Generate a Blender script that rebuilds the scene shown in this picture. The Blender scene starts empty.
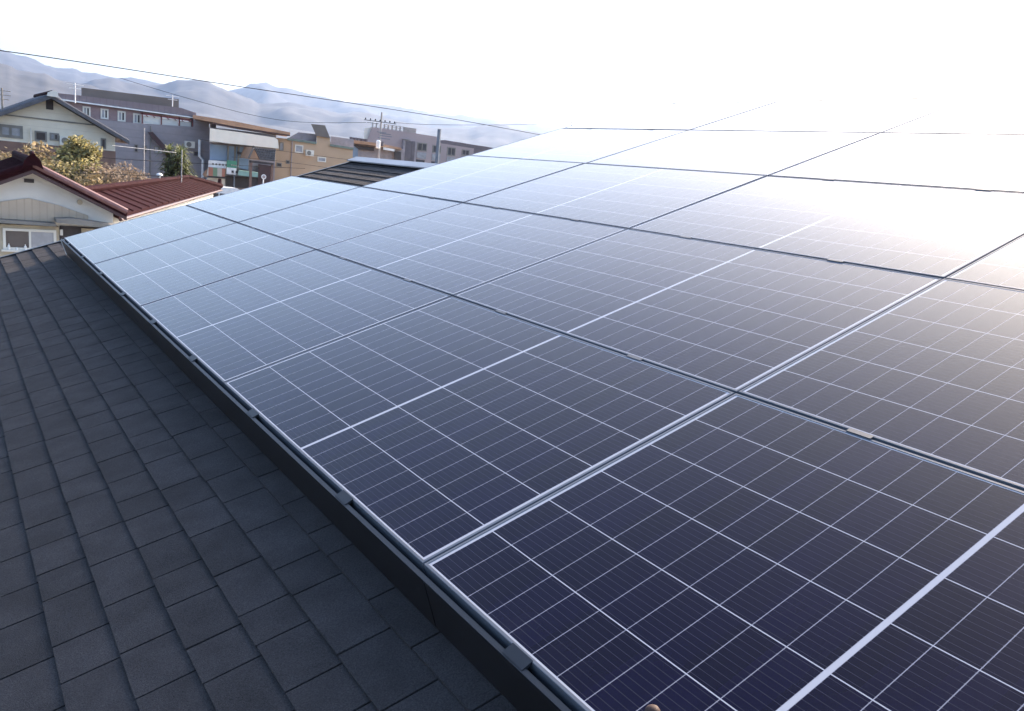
import bpy, math, random
from mathutils import Vector, Matrix, noise
random.seed(7)
C = bpy.context.scene
COL = C.collection
R = math.radians

# ------------------------------------------------------------------ camera, world, sun, exposure
CAM = Vector((-0.8914, -8.1239, 6.9855))
RX = Vector((0.82413950, -0.55744799, 0.10022890))      # camera right
RD = Vector((-0.03550180, -0.22745668, -0.97314083))    # camera down
RF = Vector((0.56527313, 0.79844549, -0.20724644))      # camera forward
FPX = 829.27
cam = bpy.data.cameras.new('camera')
co = bpy.data.objects.new('camera', cam); COL.objects.link(co)
m = Matrix.Identity(4)
for i in range(3):
    m[i][0] = RX[i]; m[i][1] = -RD[i]; m[i][2] = -RF[i]; m[i][3] = CAM[i]
co.matrix_world = m
cam.sensor_width = 36; cam.lens = FPX / 1024 * 36
cam.clip_start = 0.05; cam.clip_end = 60000
C.camera = co

SUN_AZ, SUN_EL = 73.5, 26.1          # azimuth clockwise from +y, degrees
w = bpy.data.worlds.new('World'); C.world = w; w.use_nodes = True
nt = w.node_tree
sky = nt.nodes.new('ShaderNodeTexSky'); sky.sky_type = 'NISHITA'; sky.sun_disc = False
sky.sun_elevation = R(SUN_EL); sky.sun_rotation = R(SUN_AZ)
sky.air_density = 1.0; sky.dust_density = 4.0; sky.ozone_density = 1.5; sky.altitude = 300
nt.links.new(sky.outputs[0], nt.nodes['Background'].inputs[0])
nt.nodes['Background'].inputs[1].default_value = 0.15
sl = bpy.data.lights.new('sun', 'SUN'); sl.energy = 3.8; sl.angle = R(0.6); sl.color = (1, 0.79, 0.61)
so = bpy.data.objects.new('sun', sl); COL.objects.link(so)
sd = Vector((math.sin(R(SUN_AZ)) * math.cos(R(SUN_EL)), math.cos(R(SUN_AZ)) * math.cos(R(SUN_EL)), math.sin(R(SUN_EL))))
so.rotation_euler = sd.to_track_quat('Z', 'Y').to_euler(); so.location = (60, 10, 40)
C.view_settings.view_transform = 'Standard'; C.view_settings.look = 'None'
C.view_settings.exposure = 2.10; C.view_settings.gamma = 1
C.cycles.max_bounces = 6; C.cycles.diffuse_bounces = 3; C.cycles.glossy_bounces = 3
C.cycles.sample_clamp_indirect = 8

# ------------------------------------------------------------------ helpers
def ray(px, py): return RF + RX * ((px - 512) / FPX) + RD * ((py - 355.5) / FPX)
def at(px, py, Y):
    d = ray(px, py); return CAM + d * ((Y - CAM.y) / d.y)

def tag(o, label=None, cat=None, group=None, kind=None):
    if label: o['label'] = label
    if cat: o['category'] = cat
    if group: o['group'] = group
    if kind: o['kind'] = kind
    return o
def empty(name, loc, label, cat, group=None):
    o = bpy.data.objects.new(name, None); COL.objects.link(o)
    o.location = loc; o.empty_display_size = 0.2
    return tag(o, label, cat, group)

class MB:
    def __init__(s): s.v = []; s.f = []
    def add(s, vs, fs):
        b = len(s.v); s.v += [Vector(p) for p in vs]; s.f += [tuple(b + i for i in f) for f in fs]; return s
    def hexa(s, p):      # 8 points, bottom ring then top ring
        return s.add(p, [(3, 2, 1, 0), (4, 5, 6, 7), (0, 1, 5, 4), (1, 2, 6, 5), (2, 3, 7, 6), (3, 0, 4, 7)])
    def box(s, a, b):
        (x0, y0, z0), (x1, y1, z1) = a, b
        return s.hexa([(x0, y0, z0), (x1, y0, z0), (x1, y1, z0), (x0, y1, z0), (x0, y0, z1), (x1, y0, z1), (x1, y1, z1), (x0, y1, z1)])
    def prism(s, poly, off):       # extrude a 3D polygon by off
        n = len(poly); off = Vector(off)
        a = [Vector(p) for p in poly]; b = [p + off for p in a]
        return s.add(a + b, [tuple(range(n)), tuple(range(2 * n - 1, n - 1, -1))] + [(i, i + n, (i + 1) % n + n, (i + 1) % n) for i in range(n)])
    def tube(s, pts, r, k=6, cap=True):
        pts = [Vector(p) for p in pts]; rs = r if isinstance(r, (list, tuple)) else [r] * len(pts)
        b = len(s.v); n = len(pts); fs = []
        for i, p in enumerate(pts):
            t = (pts[min(i + 1, n - 1)] - pts[max(i - 1, 0)]).normalized()
            u = t.cross(Vector((0, 0, 1)) if abs(t.z) < .9 else Vector((1, 0, 0))).normalized(); q = t.cross(u)
            for j in range(k):
                an = 2 * math.pi * j / k
                s.v.append(p + (u * math.cos(an) + q * math.sin(an)) * rs[i])
        for i in range(n - 1):
            for j in range(k):
                s.f.append((b + i * k + j, b + i * k + (j + 1) % k, b + (i + 1) * k + (j + 1) % k, b + (i + 1) * k + j))
        if cap:
            s.f.append(tuple(b + j for j in range(k))[::-1]); s.f.append(tuple(b + (n - 1) * k + j for j in range(k)))
        return s
    def build(s, name, mat, parent=None, origin=None, smooth=False):
        o0 = Vector(parent.location) if (parent is not None and origin is None) else Vector(origin or (0, 0, 0))
        me = bpy.data.meshes.new(name)
        me.from_pydata([tuple(p - o0) for p in s.v], [], s.f); me.update()
        import bmesh
        bm = bmesh.new(); bm.from_mesh(me); bmesh.ops.recalc_face_normals(bm, faces=bm.faces[:]); bm.to_mesh(me); bm.free()
        if smooth:
            for p in me.polygons: p.use_smooth = True
        me.materials.append(mat)
        o = bpy.data.objects.new(name, me); COL.objects.link(o)
        if parent is not None: o.parent = parent
        elif origin is not None: o.location = o0
        return o

# ------------------------------------------------------------------ materials
AMB = 0.9
def mat(name, col, rough=0.8, metal=0.0, var=0.2, scale=2.0, bump=0.0, bscale=60.0, island=0.0, spec=0.5):
    M = bpy.data.materials.new(name); M.use_nodes = True; t = M.node_tree; L = t.links
    b = t.nodes['Principled BSDF']; b.inputs['Roughness'].default_value = rough; b.inputs['Metallic'].default_value = metal
    b.inputs['Specular IOR Level'].default_value = spec
    col = tuple(c * AMB for c in col)
    tc = t.nodes.new('ShaderNodeTexCoord')
    n = t.nodes.new('ShaderNodeTexNoise'); n.inputs['Scale'].default_value = scale; n.inputs['Detail'].default_value = 6
    L.new(tc.outputs['Object'], n.inputs['Vector'])
    mr = t.nodes.new('ShaderNodeMapRange'); mr.inputs['From Min'].default_value = 0.25; mr.inputs['From Max'].default_value = 0.75
    mr.inputs['To Min'].default_value = 1 - var; mr.inputs['To Max'].default_value = 1 + var
    L.new(n.outputs['Fac'], mr.inputs['Value'])
    val = mr.outputs[0]
    if island:
        g = t.nodes.new('ShaderNodeNewGeometry')
        m2 = t.nodes.new('ShaderNodeMapRange'); m2.inputs['To Min'].default_value = 1 - island; m2.inputs['To Max'].default_value = 1 + island
        L.new(g.outputs['Random Per Island'], m2.inputs['Value'])
        mu = t.nodes.new('ShaderNodeMath'); mu.operation = 'MULTIPLY'; L.new(val, mu.inputs[0]); L.new(m2.outputs[0], mu.inputs[1]); val = mu.outputs[0]
    vm = t.nodes.new('ShaderNodeVectorMath'); vm.operation = 'SCALE'; vm.inputs[0].default_value = col
    L.new(val, vm.inputs['Scale']); L.new(vm.outputs[0], b.inputs['Base Color'])
    if bump:
        n2 = t.nodes.new('ShaderNodeTexNoise'); n2.inputs['Scale'].default_value = bscale; n2.inputs['Detail'].default_value = 4
        L.new(tc.outputs['Object'], n2.inputs['Vector'])
        bp = t.nodes.new('ShaderNodeBump'); bp.inputs['Strength'].default_value = bump; bp.inputs['Distance'].default_value = 0.01
        L.new(n2.outputs['Fac'], bp.inputs['Height']); L.new(bp.outputs[0], b.inputs['Normal'])
    return M

def striped(name, col, col2, axis, period, width, rough=0.8, var=0.1):
    """base colour with thin darker stripes every period metres (siding joints, brick courses)"""
    M = mat(name, col, rough, var=var); t = M.node_tree; L = t.links; b = t.nodes['Principled BSDF']
    src = b.inputs['Base Color'].links[0].from_socket
    tc = t.nodes.new('ShaderNodeTexCoord'); sx = t.nodes.new('ShaderNodeSeparateXYZ'); L.new(tc.outputs['Object'], sx.inputs[0])
    a = t.nodes.new('ShaderNodeMath'); a.operation = 'PINGPONG'; a.inputs[1].default_value = period / 2
    L.new(sx.outputs[axis], a.inputs[0])
    c = t.nodes.new('ShaderNodeMath'); c.operation = 'LESS_THAN'; c.inputs[1].default_value = width / 2; L.new(a.outputs[0], c.inputs[0])
    mx = t.nodes.new('ShaderNodeMix'); mx.data_type = 'RGBA'; L.new(c.outputs[0], mx.inputs['Factor'])
    L.new(src, mx.inputs['A']); mx.inputs['B'].default_value = (*col2, 1); L.new(mx.outputs['Result'], b.inputs['Base Color'])
    return M

def brickmat(name, c1, c2, mortar, scale):
    M = mat(name, c1, 0.85); t = M.node_tree; L = t.links; b = t.nodes['Principled BSDF']
    tc = t.nodes.new('ShaderNodeTexCoord'); mp = t.nodes.new('ShaderNodeMapping'); mp.inputs['Rotation'].default_value = (R(90), 0, 0)
    br = t.nodes.new('ShaderNodeTexBrick'); br.inputs['Scale'].default_value = scale
    br.inputs['Color1'].default_value = (*c1, 1); br.inputs['Color2'].default_value = (*c2, 1); br.inputs['Mortar'].default_value = (*mortar, 1)
    br.inputs['Mortar Size'].default_value = 0.015
    L.new(tc.outputs['Object'], mp.inputs[0]); L.new(mp.outputs[0], br.inputs[0]); L.new(br.outputs[0], b.inputs['Base Color'])
    return M

M = {}
M['shingle'] = mat('asphalt_shingle', (0.0365, 0.0332, 0.0342), 0.95, var=0.30, scale=9, bump=0.55, bscale=420, island=0.13, spec=0.25)
# granule speckle on the shingles
def speckle(Mx, sc, lo, hi):
    t = Mx.node_tree; L = t.links; b = t.nodes['Principled BSDF']; src = b.inputs['Base Color'].links[0].from_socket
    tc = t.nodes.new('ShaderNodeTexCoord'); n = t.nodes.new('ShaderNodeTexNoise'); n.inputs['Scale'].default_value = sc; n.inputs['Detail'].default_value = 2
    L.new(tc.outputs['Object'], n.inputs['Vector'])
    mr = t.nodes.new('ShaderNodeMapRange'); mr.inputs['From Min'].default_value = 0.3; mr.inputs['From Max'].default_value = 0.7
    mr.inputs['To Min'].default_value = lo; mr.inputs['To Max'].default_value = hi; L.new(n.outputs['Fac'], mr.inputs['Value'])
    vm = t.nodes.new('ShaderNodeVectorMath'); vm.operation = 'SCALE'; L.new(src, vm.inputs[0]); L.new(mr.outputs[0], vm.inputs['Scale']); L.new(vm.outputs[0], b.inputs['Base Color'])
speckle(M['shingle'], 260, 0.6, 1.4)
M['underlay'] = mat('roof_underlay', (0.012, 0.012, 0.013), 0.9)
M['frame'] = mat('anodised_frame', (0.105, 0.118, 0.140), 0.55, 0.0, 0.05, spec=0.15)
M['clamp'] = mat('grey_clamp', (0.06, 0.063, 0.072), 0.5, 0.2, 0.05)
M['skirt'] = mat('black_coated_steel', (0.012, 0.011, 0.0115), 0.36, 0.0, 0.15, 2.0, spec=0.5)
M['rail'] = mat('dark_rail', (0.022, 0.024, 0.029), 0.5, 0.1, 0.05, spec=0.3)
M['back'] = mat('white_backsheet', (0.7, 0.7, 0.7), 0.6)
M['ridge'] = mat('pale_metal_ridge', (0.22, 0.225, 0.24), 0.45, 0.3)
M['black_metal'] = mat('black_sheet_metal', (0.02, 0.02, 0.022), 0.45)
M['plaster'] = mat('white_plaster', (0.64, 0.62, 0.57), 0.85, var=0.12, scale=1.2)
M['siding'] = striped('beige_siding', (0.46, 0.38, 0.29), (0.36, 0.295, 0.225), 0, 0.22, 0.04)
M['beige'] = mat('beige_wall', (0.44, 0.38, 0.28), 0.8)
M['tile'] = mat('maroon_roof_tile', (0.0225, 0.0062, 0.0080), 0.8, var=0.35, scale=6, spec=0.03)
M['verge'] = mat('sunlit_verge_tile', (0.16, 0.075, 0.07), 0.5, var=0.2, scale=4)  # paler than the roof tile: sunlight painted into the right-hand verge
M['tile_dark'] = mat('dark_maroon_board', (0.05, 0.02, 0.023), 0.5)
M['grey_tile'] = mat('grey_roof_tile', (0.08, 0.08, 0.09), 0.55, var=0.3, scale=4)
M['cream'] = striped('cream_siding', (0.73, 0.67, 0.54), (0.60, 0.545, 0.44), 2, 0.45, 0.04, var=0.06)
M['brown'] = mat('brown_wall', (0.19, 0.115, 0.09), 0.8)
M['trim'] = mat('grey_trim', (0.20, 0.19, 0.17), 0.7)
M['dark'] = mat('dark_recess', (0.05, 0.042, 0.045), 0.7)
M['glass'] = mat('window_glass', (0.055, 0.05, 0.055), 0.12, var=0.3, scale=2)
M['glass_pale'] = mat('curtained_glass', (0.30, 0.31, 0.33), 0.25, var=0.25, scale=2.5)
M['glass_blue'] = mat('blue_glass', (0.22, 0.30, 0.40), 0.2, var=0.25, scale=0.6)
M['white'] = mat('white_paint', (0.78, 0.78, 0.76), 0.6)
M['offwhite'] = mat('offwhite_panel', (0.66, 0.64, 0.57), 0.6, var=0.06)
M['greyside'] = striped('grey_siding', (0.28, 0.258, 0.268), (0.23, 0.212, 0.222), 2, 0.6, 0.10)
M['greydark'] = mat('brown_grey_parapet', (0.145, 0.128, 0.115), 0.85, var=0.18, scale=0.7)
M['mauve'] = striped('mauve_roof', (0.20, 0.16, 0.165), (0.165, 0.13, 0.135), 0, 0.5, 0.08)
M['brick'] = brickmat('mauve_brick', (0.27, 0.19, 0.185), (0.24, 0.16, 0.16), (0.25, 0.21, 0.20), 2.0)
M['red_steel'] = mat('red_steel', (0.13, 0.025, 0.025), 0.5)
M['orange_metal'] = mat('orange_brown_metal', (0.34, 0.20, 0.12), 0.6)
M['orange'] = mat('tan_orange_render', (0.45, 0.32, 0.21), 0.85, var=0.10, scale=0.5)
M['green_cap'] = mat('green_grey_coping', (0.14, 0.18, 0.15), 0.6)
M['pink'] = mat('pale_pink_tile_wall', (0.34, 0.28, 0.28), 0.8, var=0.08, scale=0.4)
M['pinkgrey'] = mat('pinkish_grey_panel', (0.30, 0.27, 0.28), 0.7)
M['slate'] = mat('dark_slate_wall', (0.12, 0.105, 0.115), 0.8)
M['pole'] = mat('concrete_pole', (0.34, 0.33, 0.32), 0.8)
M['steelpole'] = mat('blue_grey_steel_pole', (0.11, 0.14, 0.18), 0.5)
M['wire'] = mat('black_cable', (0.014, 0.014, 0.016), 0.9, spec=0.1)
M['paleWire'] = mat('pale_cable', (0.33, 0.34, 0.35), 0.6)
M['green'] = mat('green_sign', (0.07, 0.27, 0.17), 0.5)
M['teal'] = mat('pale_teal_awning', (0.25, 0.42, 0.38), 0.6)
M['bark'] = mat('bark', (0.09, 0.065, 0.05), 0.9, var=0.3, scale=5)
M['leaf_yellow'] = mat('yellow_leaves', (0.29, 0.25, 0.10), 0.7, var=0.3, scale=0.8, island=0.5)
M['leaf_tan'] = mat('dry_tan_leaves', (0.28, 0.215, 0.115), 0.8, var=0.3, scale=0.8, island=0.5)
M['leaf_olive'] = mat('olive_leaves', (0.23, 0.195, 0.09), 0.7, var=0.3, scale=0.8, island=0.5)
M['leaf_green'] = mat('green_leaves', (0.13, 0.15, 0.06), 0.7, var=0.3, scale=0.8, island=0.5)
M['leaf_brown'] = mat('brown_twigs', (0.25, 0.19, 0.135), 0.8, var=0.3, scale=0.8, island=0.5)
M['asphalt'] = mat('asphalt', (0.05, 0.05, 0.052), 0.9, bump=0.2)
M['ground'] = mat('bare_earth_and_grass', (0.14, 0.12, 0.08), 0.95, var=0.4, scale=0.15, bump=0.3, bscale=8)
M['kerb'] = mat('kerb_concrete', (0.32, 0.31, 0.29), 0.9)
M['paint'] = mat('road_paint', (0.75, 0.75, 0.72), 0.7)
M['carpaint'] = mat('white_car_paint', (0.75, 0.76, 0.77), 0.25)
M['rubber'] = mat('rubber', (0.02, 0.02, 0.02), 0.8)
M['lump'] = mat('brown_lump', (0.055, 0.032, 0.027), 0.7, spec=0.2)

for k in ('leaf_yellow', 'leaf_tan', 'leaf_olive', 'leaf_green', 'leaf_brown'):
    t = M[k].node_tree; b = t.nodes['Principled BSDF']; tr = t.nodes.new('ShaderNodeBsdfTranslucent'); mx = t.nodes.new('ShaderNodeMixShader'); mx.inputs[0].default_value = .35
    t.links.new(b.inputs['Base Color'].links[0].from_socket, tr.inputs[0]); o_ = [n for n in t.nodes if n.type == 'OUTPUT_MATERIAL'][0]
    t.links.new(b.outputs[0], mx.inputs[1]); t.links.new(tr.outputs[0], mx.inputs[2]); t.links.new(mx.outputs[0], o_.inputs[0])
# awning stripes
def awning_mat():
    Mx = bpy.data.materials.new('striped_awning'); Mx.use_nodes = True; t = Mx.node_tree; L = t.links; b = t.nodes['Principled BSDF']; b.inputs['Roughness'].default_value = .8
    tc = t.nodes.new('ShaderNodeTexCoord'); sx = t.nodes.new('ShaderNodeSeparateXYZ'); L.new(tc.outputs['Object'], sx.inputs[0])
    dv = t.nodes.new('ShaderNodeMath'); dv.operation = 'DIVIDE'; dv.inputs[1].default_value = 1.1; L.new(sx.outputs[0], dv.inputs[0])
    fr = t.nodes.new('ShaderNodeMath'); fr.operation = 'FRACT'; L.new(dv.outputs[0], fr.inputs[0])
    cr = t.nodes.new('ShaderNodeValToRGB'); cr.color_ramp.interpolation = 'CONSTANT'
    e = cr.color_ramp.elements; e[0].position = 0; e[0].color = (.36, .15, .10, 1); e[1].position = .33; e[1].color = (.16, .24, .15, 1)
    q = e.new(.66); q.color = (.42, .38, .32, 1)
    L.new(fr.outputs[0], cr.inputs[0]); L.new(cr.outputs[0], b.inputs['Base Color'])
    return Mx
M['awning'] = awning_mat()
M['fascia'] = mat('cream_fascia', (0.84, 0.76, 0.63), 0.6, var=0.05)
M['leaf_palm'] = M['leaf_green']

# ------------------------------------------------------------------ roof frame: u along the eave (towards the camera), v up the slope, n off the roof
TH = math.atan(0.35); ct, st = math.cos(TH), math.sin(TH)
Z0 = 6.1
def P(u, v, n): return Vector((v * ct - n * st, -u, Z0 + v * st + n * ct))
RM = Matrix(((0, ct, -st), (-1, 0, 0), (0, st, ct)))
PA, PB = 1.6475, 1.06            # panel pitch along u and v
PL, PW = 1.6425, 1.0515           # panel size
NR = -0.15                        # roof surface below the panel tops

# ------------------------------------------------------------------ panel glass: cell pattern in the panel's own coordinates
def cell_material():
    Mx = bpy.data.materials.new('solar_cells_under_glass'); Mx.use_nodes = True; t = Mx.node_tree; L = t.links; b = t.nodes['Principled BSDF']
    tc = t.nodes.new('ShaderNodeTexCoord'); sx = t.nodes.new('ShaderNodeSeparateXYZ'); L.new(tc.outputs['Object'], sx.inputs[0])
    X, Y = sx.outputs[0], sx.outputs[1]
    def ma(op, a, bb=None, c=None):
        n = t.nodes.new('ShaderNodeMath'); n.operation = op
        for i, q in enumerate((a, bb, c)):
            if q is None: continue
            if isinstance(q, (int, float)): n.inputs[i].default_value = q
            else: L.new(q, n.inputs[i])
        return n.outputs[0]
    ux0 = 0.0088 + 0.0085; half = 0.0785; mid = PL / 2
    y0 = 0.0088 + 0.0025; cw = (PW - 2 * y0) / 6
    # distance from mid ribbon, mirrored halves
    dx = ma('ABSOLUTE', ma('SUBTRACT', X, mid)); rib = 0.0058
    hx = ma('SUBTRACT', dx, rib)                               # 0 .. 10*half
    half = (mid - ux0 - rib) / 10
    gx = ma('PINGPONG', hx, half / 2)                          # 0 at cell edges
    hx2 = ma('MODULO', ma('ADD', hx, half * 4), half)
    edge_x = ma('MINIMUM', hx2, ma('SUBTRACT', half, hx2))
    line_x = ma('LESS_THAN', edge_x, 0.0009)
    ribbon = ma('LESS_THAN', dx, rib)
    endm = ma('GREATER_THAN', dx, mid - ux0)
    yy = ma('SUBTRACT', Y, y0)
    ym = ma('MODULO', ma('ADD', yy, cw * 4), cw)
    edge_y = ma('MINIMUM', ym, ma('SUBTRACT', cw, ym))
    line_y = ma('LESS_THAN', edge_y, 0.00125)
    sidem = ma('MAXIMUM', ma('LESS_THAN', yy, 0.0), ma('GREATER_THAN', yy, cw * 6))
    white = ma('MAXIMUM', ma('MAXIMUM', line_y, ribbon), ma('MAXIMUM', endm, sidem))
    # half-cell gaps: backsheet glimpsed through a narrower slit
    bw = cw / 10
    bm_ = ma('MODULO', ma('ADD', ym, bw * 0.5), bw)
    bd = ma('MINIMUM', bm_, ma('SUBTRACT', bw, bm_))
    bus = ma('MULTIPLY', ma('LESS_THAN', bd, 0.00065), ma('GREATER_THAN', edge_y, 0.004))
    pad = ma('MULTIPLY', ma('LESS_THAN', bd, 0.0009), ma('LESS_THAN', edge_x, 0.0020))
    # cell to cell tone
    n = t.nodes.new('ShaderNodeTexNoise'); n.inputs['Scale'].default_value = 3.0; n.inputs['Detail'].default_value = 3
    L.new(tc.outputs['Object'], n.inputs['Vector'])
    cx = ma('FLOOR', ma('DIVIDE', X, half)); cy = ma('FLOOR', ma('DIVIDE', yy, cw))
    wn = t.nodes.new('ShaderNodeTexWhiteNoise'); wn.noise_dimensions = '3D'
    cb = t.nodes.new('ShaderNodeCombineXYZ'); L.new(cx, cb.inputs[0]); L.new(cy, cb.inputs[1])
    oi = t.nodes.new('ShaderNodeObjectInfo'); L.new(oi.outputs['Random'], cb.inputs[2]); L.new(cb.outputs[0], wn.inputs['Vector'])
    tone = ma('ADD', ma('ADD', ma('MULTIPLY', wn.outputs['Value'], 0.35), ma('MULTIPLY', oi.outputs['Random'], 0.35)), ma('ADD', ma('MULTIPLY', n.outputs['Fac'], 0.5), 0.40))
    vm = t.nodes.new('ShaderNodeVectorMath'); vm.operation = 'SCALE'; vm.inputs[0].default_value = (0.0016, 0.0009, 0.0125); L.new(tone, vm.inputs['Scale'])
    def mix(f, a, colB):
        x = t.nodes.new('ShaderNodeMix'); x.data_type = 'RGBA'; L.new(f, x.inputs['Factor']); L.new(a, x.inputs['A']); x.inputs['B'].default_value = (*colB, 1); return x.outputs['Result']
    c = mix(bus, vm.outputs[0], (0.022, 0.021, 0.032))
    c = mix(pad, c, (0.085, 0.085, 0.10))
    c = mix(line_x, c, (0.20, 0.20, 0.235))
    c = mix(white, c, (0.33, 0.335, 0.365))
    # thin uneven film of dust on the glass
    d2 = t.nodes.new('ShaderNodeTexNoise'); d2.inputs['Scale'].default_value = 1.7; d2.inputs['Detail'].default_value = 8; d2.inputs['Roughness'].default_value = .65
    gm = t.nodes.new('ShaderNodeNewGeometry'); L.new(gm.outputs['Position'], d2.inputs['Vector'])
    ws = t.nodes.new('ShaderNodeMapping'); ws.inputs['Scale'].default_value = (26, 1.2, 1); L.new(tc.outputs['Object'], ws.inputs[0])
    wo = t.nodes.new('ShaderNodeVectorMath'); wo.operation = 'ADD'; L.new(ws.outputs[0], wo.inputs[0]); L.new(oi.outputs['Random'], wo.inputs[1])
    d3 = t.nodes.new('ShaderNodeTexNoise'); d3.inputs['Scale'].default_value = 1.0; d3.inputs['Detail'].default_value = 5; L.new(wo.outputs[0], d3.inputs['Vector'])
    low = t.nodes.new('ShaderNodeMapRange'); low.inputs['From Min'].default_value = 0.0; low.inputs['From Max'].default_value = 0.16; low.inputs['To Min'].default_value = 0.012; low.inputs['To Max'].default_value = 0.0; L.new(Y, low.inputs['Value'])
    streak = ma('MULTIPLY', ma('POWER', d3.outputs['Fac'], 4.0), 0.010)
    df = ma('ADD', ma('ADD', ma('MULTIPLY', d2.outputs['Fac'], 0.002), streak), ma('MULTIPLY', low.outputs[0], d3.outputs['Fac']))
    x = t.nodes.new('ShaderNodeMix'); x.data_type = 'RGBA'; L.new(df, x.inputs['Factor']); L.new(c, x.inputs['A']); x.inputs['B'].default_value = (0.30, 0.27, 0.24, 1)
    L.new(x.outputs['Result'], b.inputs['Base Color'])
    rg = ma('ADD', ma('MULTIPLY', d2.outputs['Fac'], 0.08), ma('ADD', ma('MULTIPLY', d3.outputs['Fac'], 0.06), 0.01))
    L.new(rg, b.inputs['Roughness'])
    b.inputs['IOR'].default_value = 1.5; b.inputs['Specular IOR Level'].default_value = 0.05
    b.inputs['Coat Weight'].default_value = 0.48; b.inputs['Coat Roughness'].default_value = 0.21; b.inputs['Coat IOR'].default_value = 1.22
    return Mx
M['cells'] = cell_material()

def make_panel_meshes():
    fw, h, lip = 0.0088, 0.035, 0.0014
    g = MB()
    g.hexa([(fw - .002, fw - .002, -lip - .004), (PL - fw + .002, fw - .002, -lip - .004), (PL - fw + .002, PW - fw + .002, -lip - .004), (fw - .002, PW - fw + .002, -lip - .004),
            (fw - .002, fw - .002, -lip), (PL - fw + .002, fw - .002, -lip), (PL - fw + .002, PW - fw + .002, -lip), (fw - .002, PW - fw + .002, -lip)])
    f = MB(); ch = 0.0012
    # bevelled rectangular frame ring
    def rect(a, z): return [(a, a, z), (PL - a, a, z), (PL - a, PW - a, z), (a, PW - a, z)]
    rings = [rect(0, -h), rect(0, -ch), rect(ch, 0), rect(fw - ch, 0), rect(fw, -ch), rect(fw, -h)]
    vs = [p for r_ in rings for p in r_]; fs = []
    for k in range(6):
        for j in range(4):
            a, b_ = k * 4, ((k + 1) % 6) * 4
            fs.append((a + j, a + (j + 1) % 4, b_ + (j + 1) % 4, b_ + j))
    f.add(vs, fs)
    return g, f
def clamp_mb(u, v0, v1):
    c = MB(); a = 0.034
    if v0 < -.02:       # end clamp: a thin lip bent down over the rail
        c.hexa([(u - a, v0 + .004, -.011), (u + a, v0 + .004, -.011), (u + a, v1, -.003), (u - a, v1, -.003), (u - a, v0, -.003), (u + a, v0, -.003), (u + a, v1, .0016), (u - a, v1, .0016)])
        return c
    c.box((u - a, v0, -0.03), (u + a, v1, 0.0018))
    return c

rows = ['row along the black skirt', 'second row from the black skirt', 'middle row of the array', 'row just below the top row', 'top row of the array']
pos = ['farthest', 'second from the far end', 'middle one', 'second nearest', 'nearest']
pos_hi = {1: 'farthest', 2: 'second from the far end', 3: 'second nearest', 4: 'nearest'}

def build_panels():
    gmb, fmb = make_panel_meshes()
    proto = None
    for j in range(5):
        for i in range(5):
            if j >= 2 and i == 0: continue
            pn = (pos[i] if j < 2 else pos_hi[i]) + ' in the ' + rows[j]
            lab = 'blue solar panel, ' + pn
            loc = P(i * PA + 0.0025, j * PB + 0.00425, 0)
            if proto is None:
                root = bpy.data.objects.new('solar_panel', None); COL.objects.link(root)
                gl = gmb.build('cell_glass', M['cells'], origin=(0, 0, 0)); gl.parent = root
                fr = fmb.build('frame', M['frame'], origin=(0, 0, 0)); fr.parent = root
                c1 = clamp_mb(0.40, -0.0245, 0.0030).build('clamp', M['rail'], origin=(0, 0, 0)); c1.parent = root
                c2 = clamp_mb(1.21, -0.0245, 0.0030).build('clamp', M['rail'], origin=(0, 0, 0)); c2.parent = root
                proto = root; kids = [gl, fr, c1, c2]; mids = []
                for uu in (0.40, 1.21):
                    me = bpy.data.meshes.new('clamp'); b_ = clamp_mb(uu, -0.0125, 0.0035); me.from_pydata([tuple(p) for p in b_.v], [], b_.f); me.materials.append(M['clamp']); mids.append(me)
            else:
                root = proto.copy(); COL.objects.link(root)
                for k in kids:
                    q = k.copy(); COL.objects.link(q); q.parent = root
                    if j and k in kids[2:]: q.data = mids[k in kids[3:]]
            if j == 4:
                for uu in (0.40, 1.21):
                    c = clamp_mb(uu, PW - 0.0035, PW + 0.0125).build('clamp', M['clamp'], origin=(0, 0, 0)); c.parent = root
            jit = RM @ Matrix.Rotation(R(random.uniform(-.08, .08)), 3, 'X') @ Matrix.Rotation(R(random.uniform(-.06, .06)), 3, 'Y')
            root.matrix_world = Matrix.Translation(loc) @ jit.to_4x4()
            tag(root, lab, 'solar panel', 'solar panels mounted on the shingle roof')
build_panels()

# skirt along the low edge of the array
def uvbox(mb, u0, u1, v0, v1, n0, n1):
    return mb.hexa([P(u0, v0, n0), P(u1, v0, n0), P(u1, v1, n0), P(u0, v1, n0), P(u0, v0, n1), P(u1, v0, n1), P(u1, v1, n1), P(u0, v1, n1)])
def build_skirt():
    base = P(0, -0.03, NR)
    sk = empty('eave_skirt', base, 'long black metal skirt closing the low edge of the solar array', 'skirt')
    for u0, u1 in ((0.0, 3.205), (3.211, 6.635), (6.641, 8.24)):
        b = MB(); uvbox(b, u0, u1, -0.0225, -0.0205, NR + 0.006, -0.012)
        b.build('cover_board', M['skirt'], sk)
    r = MB(); uvbox(r, -0.004, 8.24, -0.0235, -0.0115, -0.012, -0.0045); uvbox(r, -0.004, 8.24, -0.0200, 0.004, -0.045, -0.036)
    r.build('top_rail', M['rail'], sk)
    e = MB(); uvbox(e, -0.008, -0.0045, -0.0255, 0.004, NR + 0.01, -0.0125); uvbox(e, -0.0045, 0.045, -0.0255, -0.0240, NR + 0.01, -0.0125); e.build('end_plate_glint', M['white'], sk)  # end plate plus a white return painting in the corner's pale reflection
build_skirt()

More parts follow.
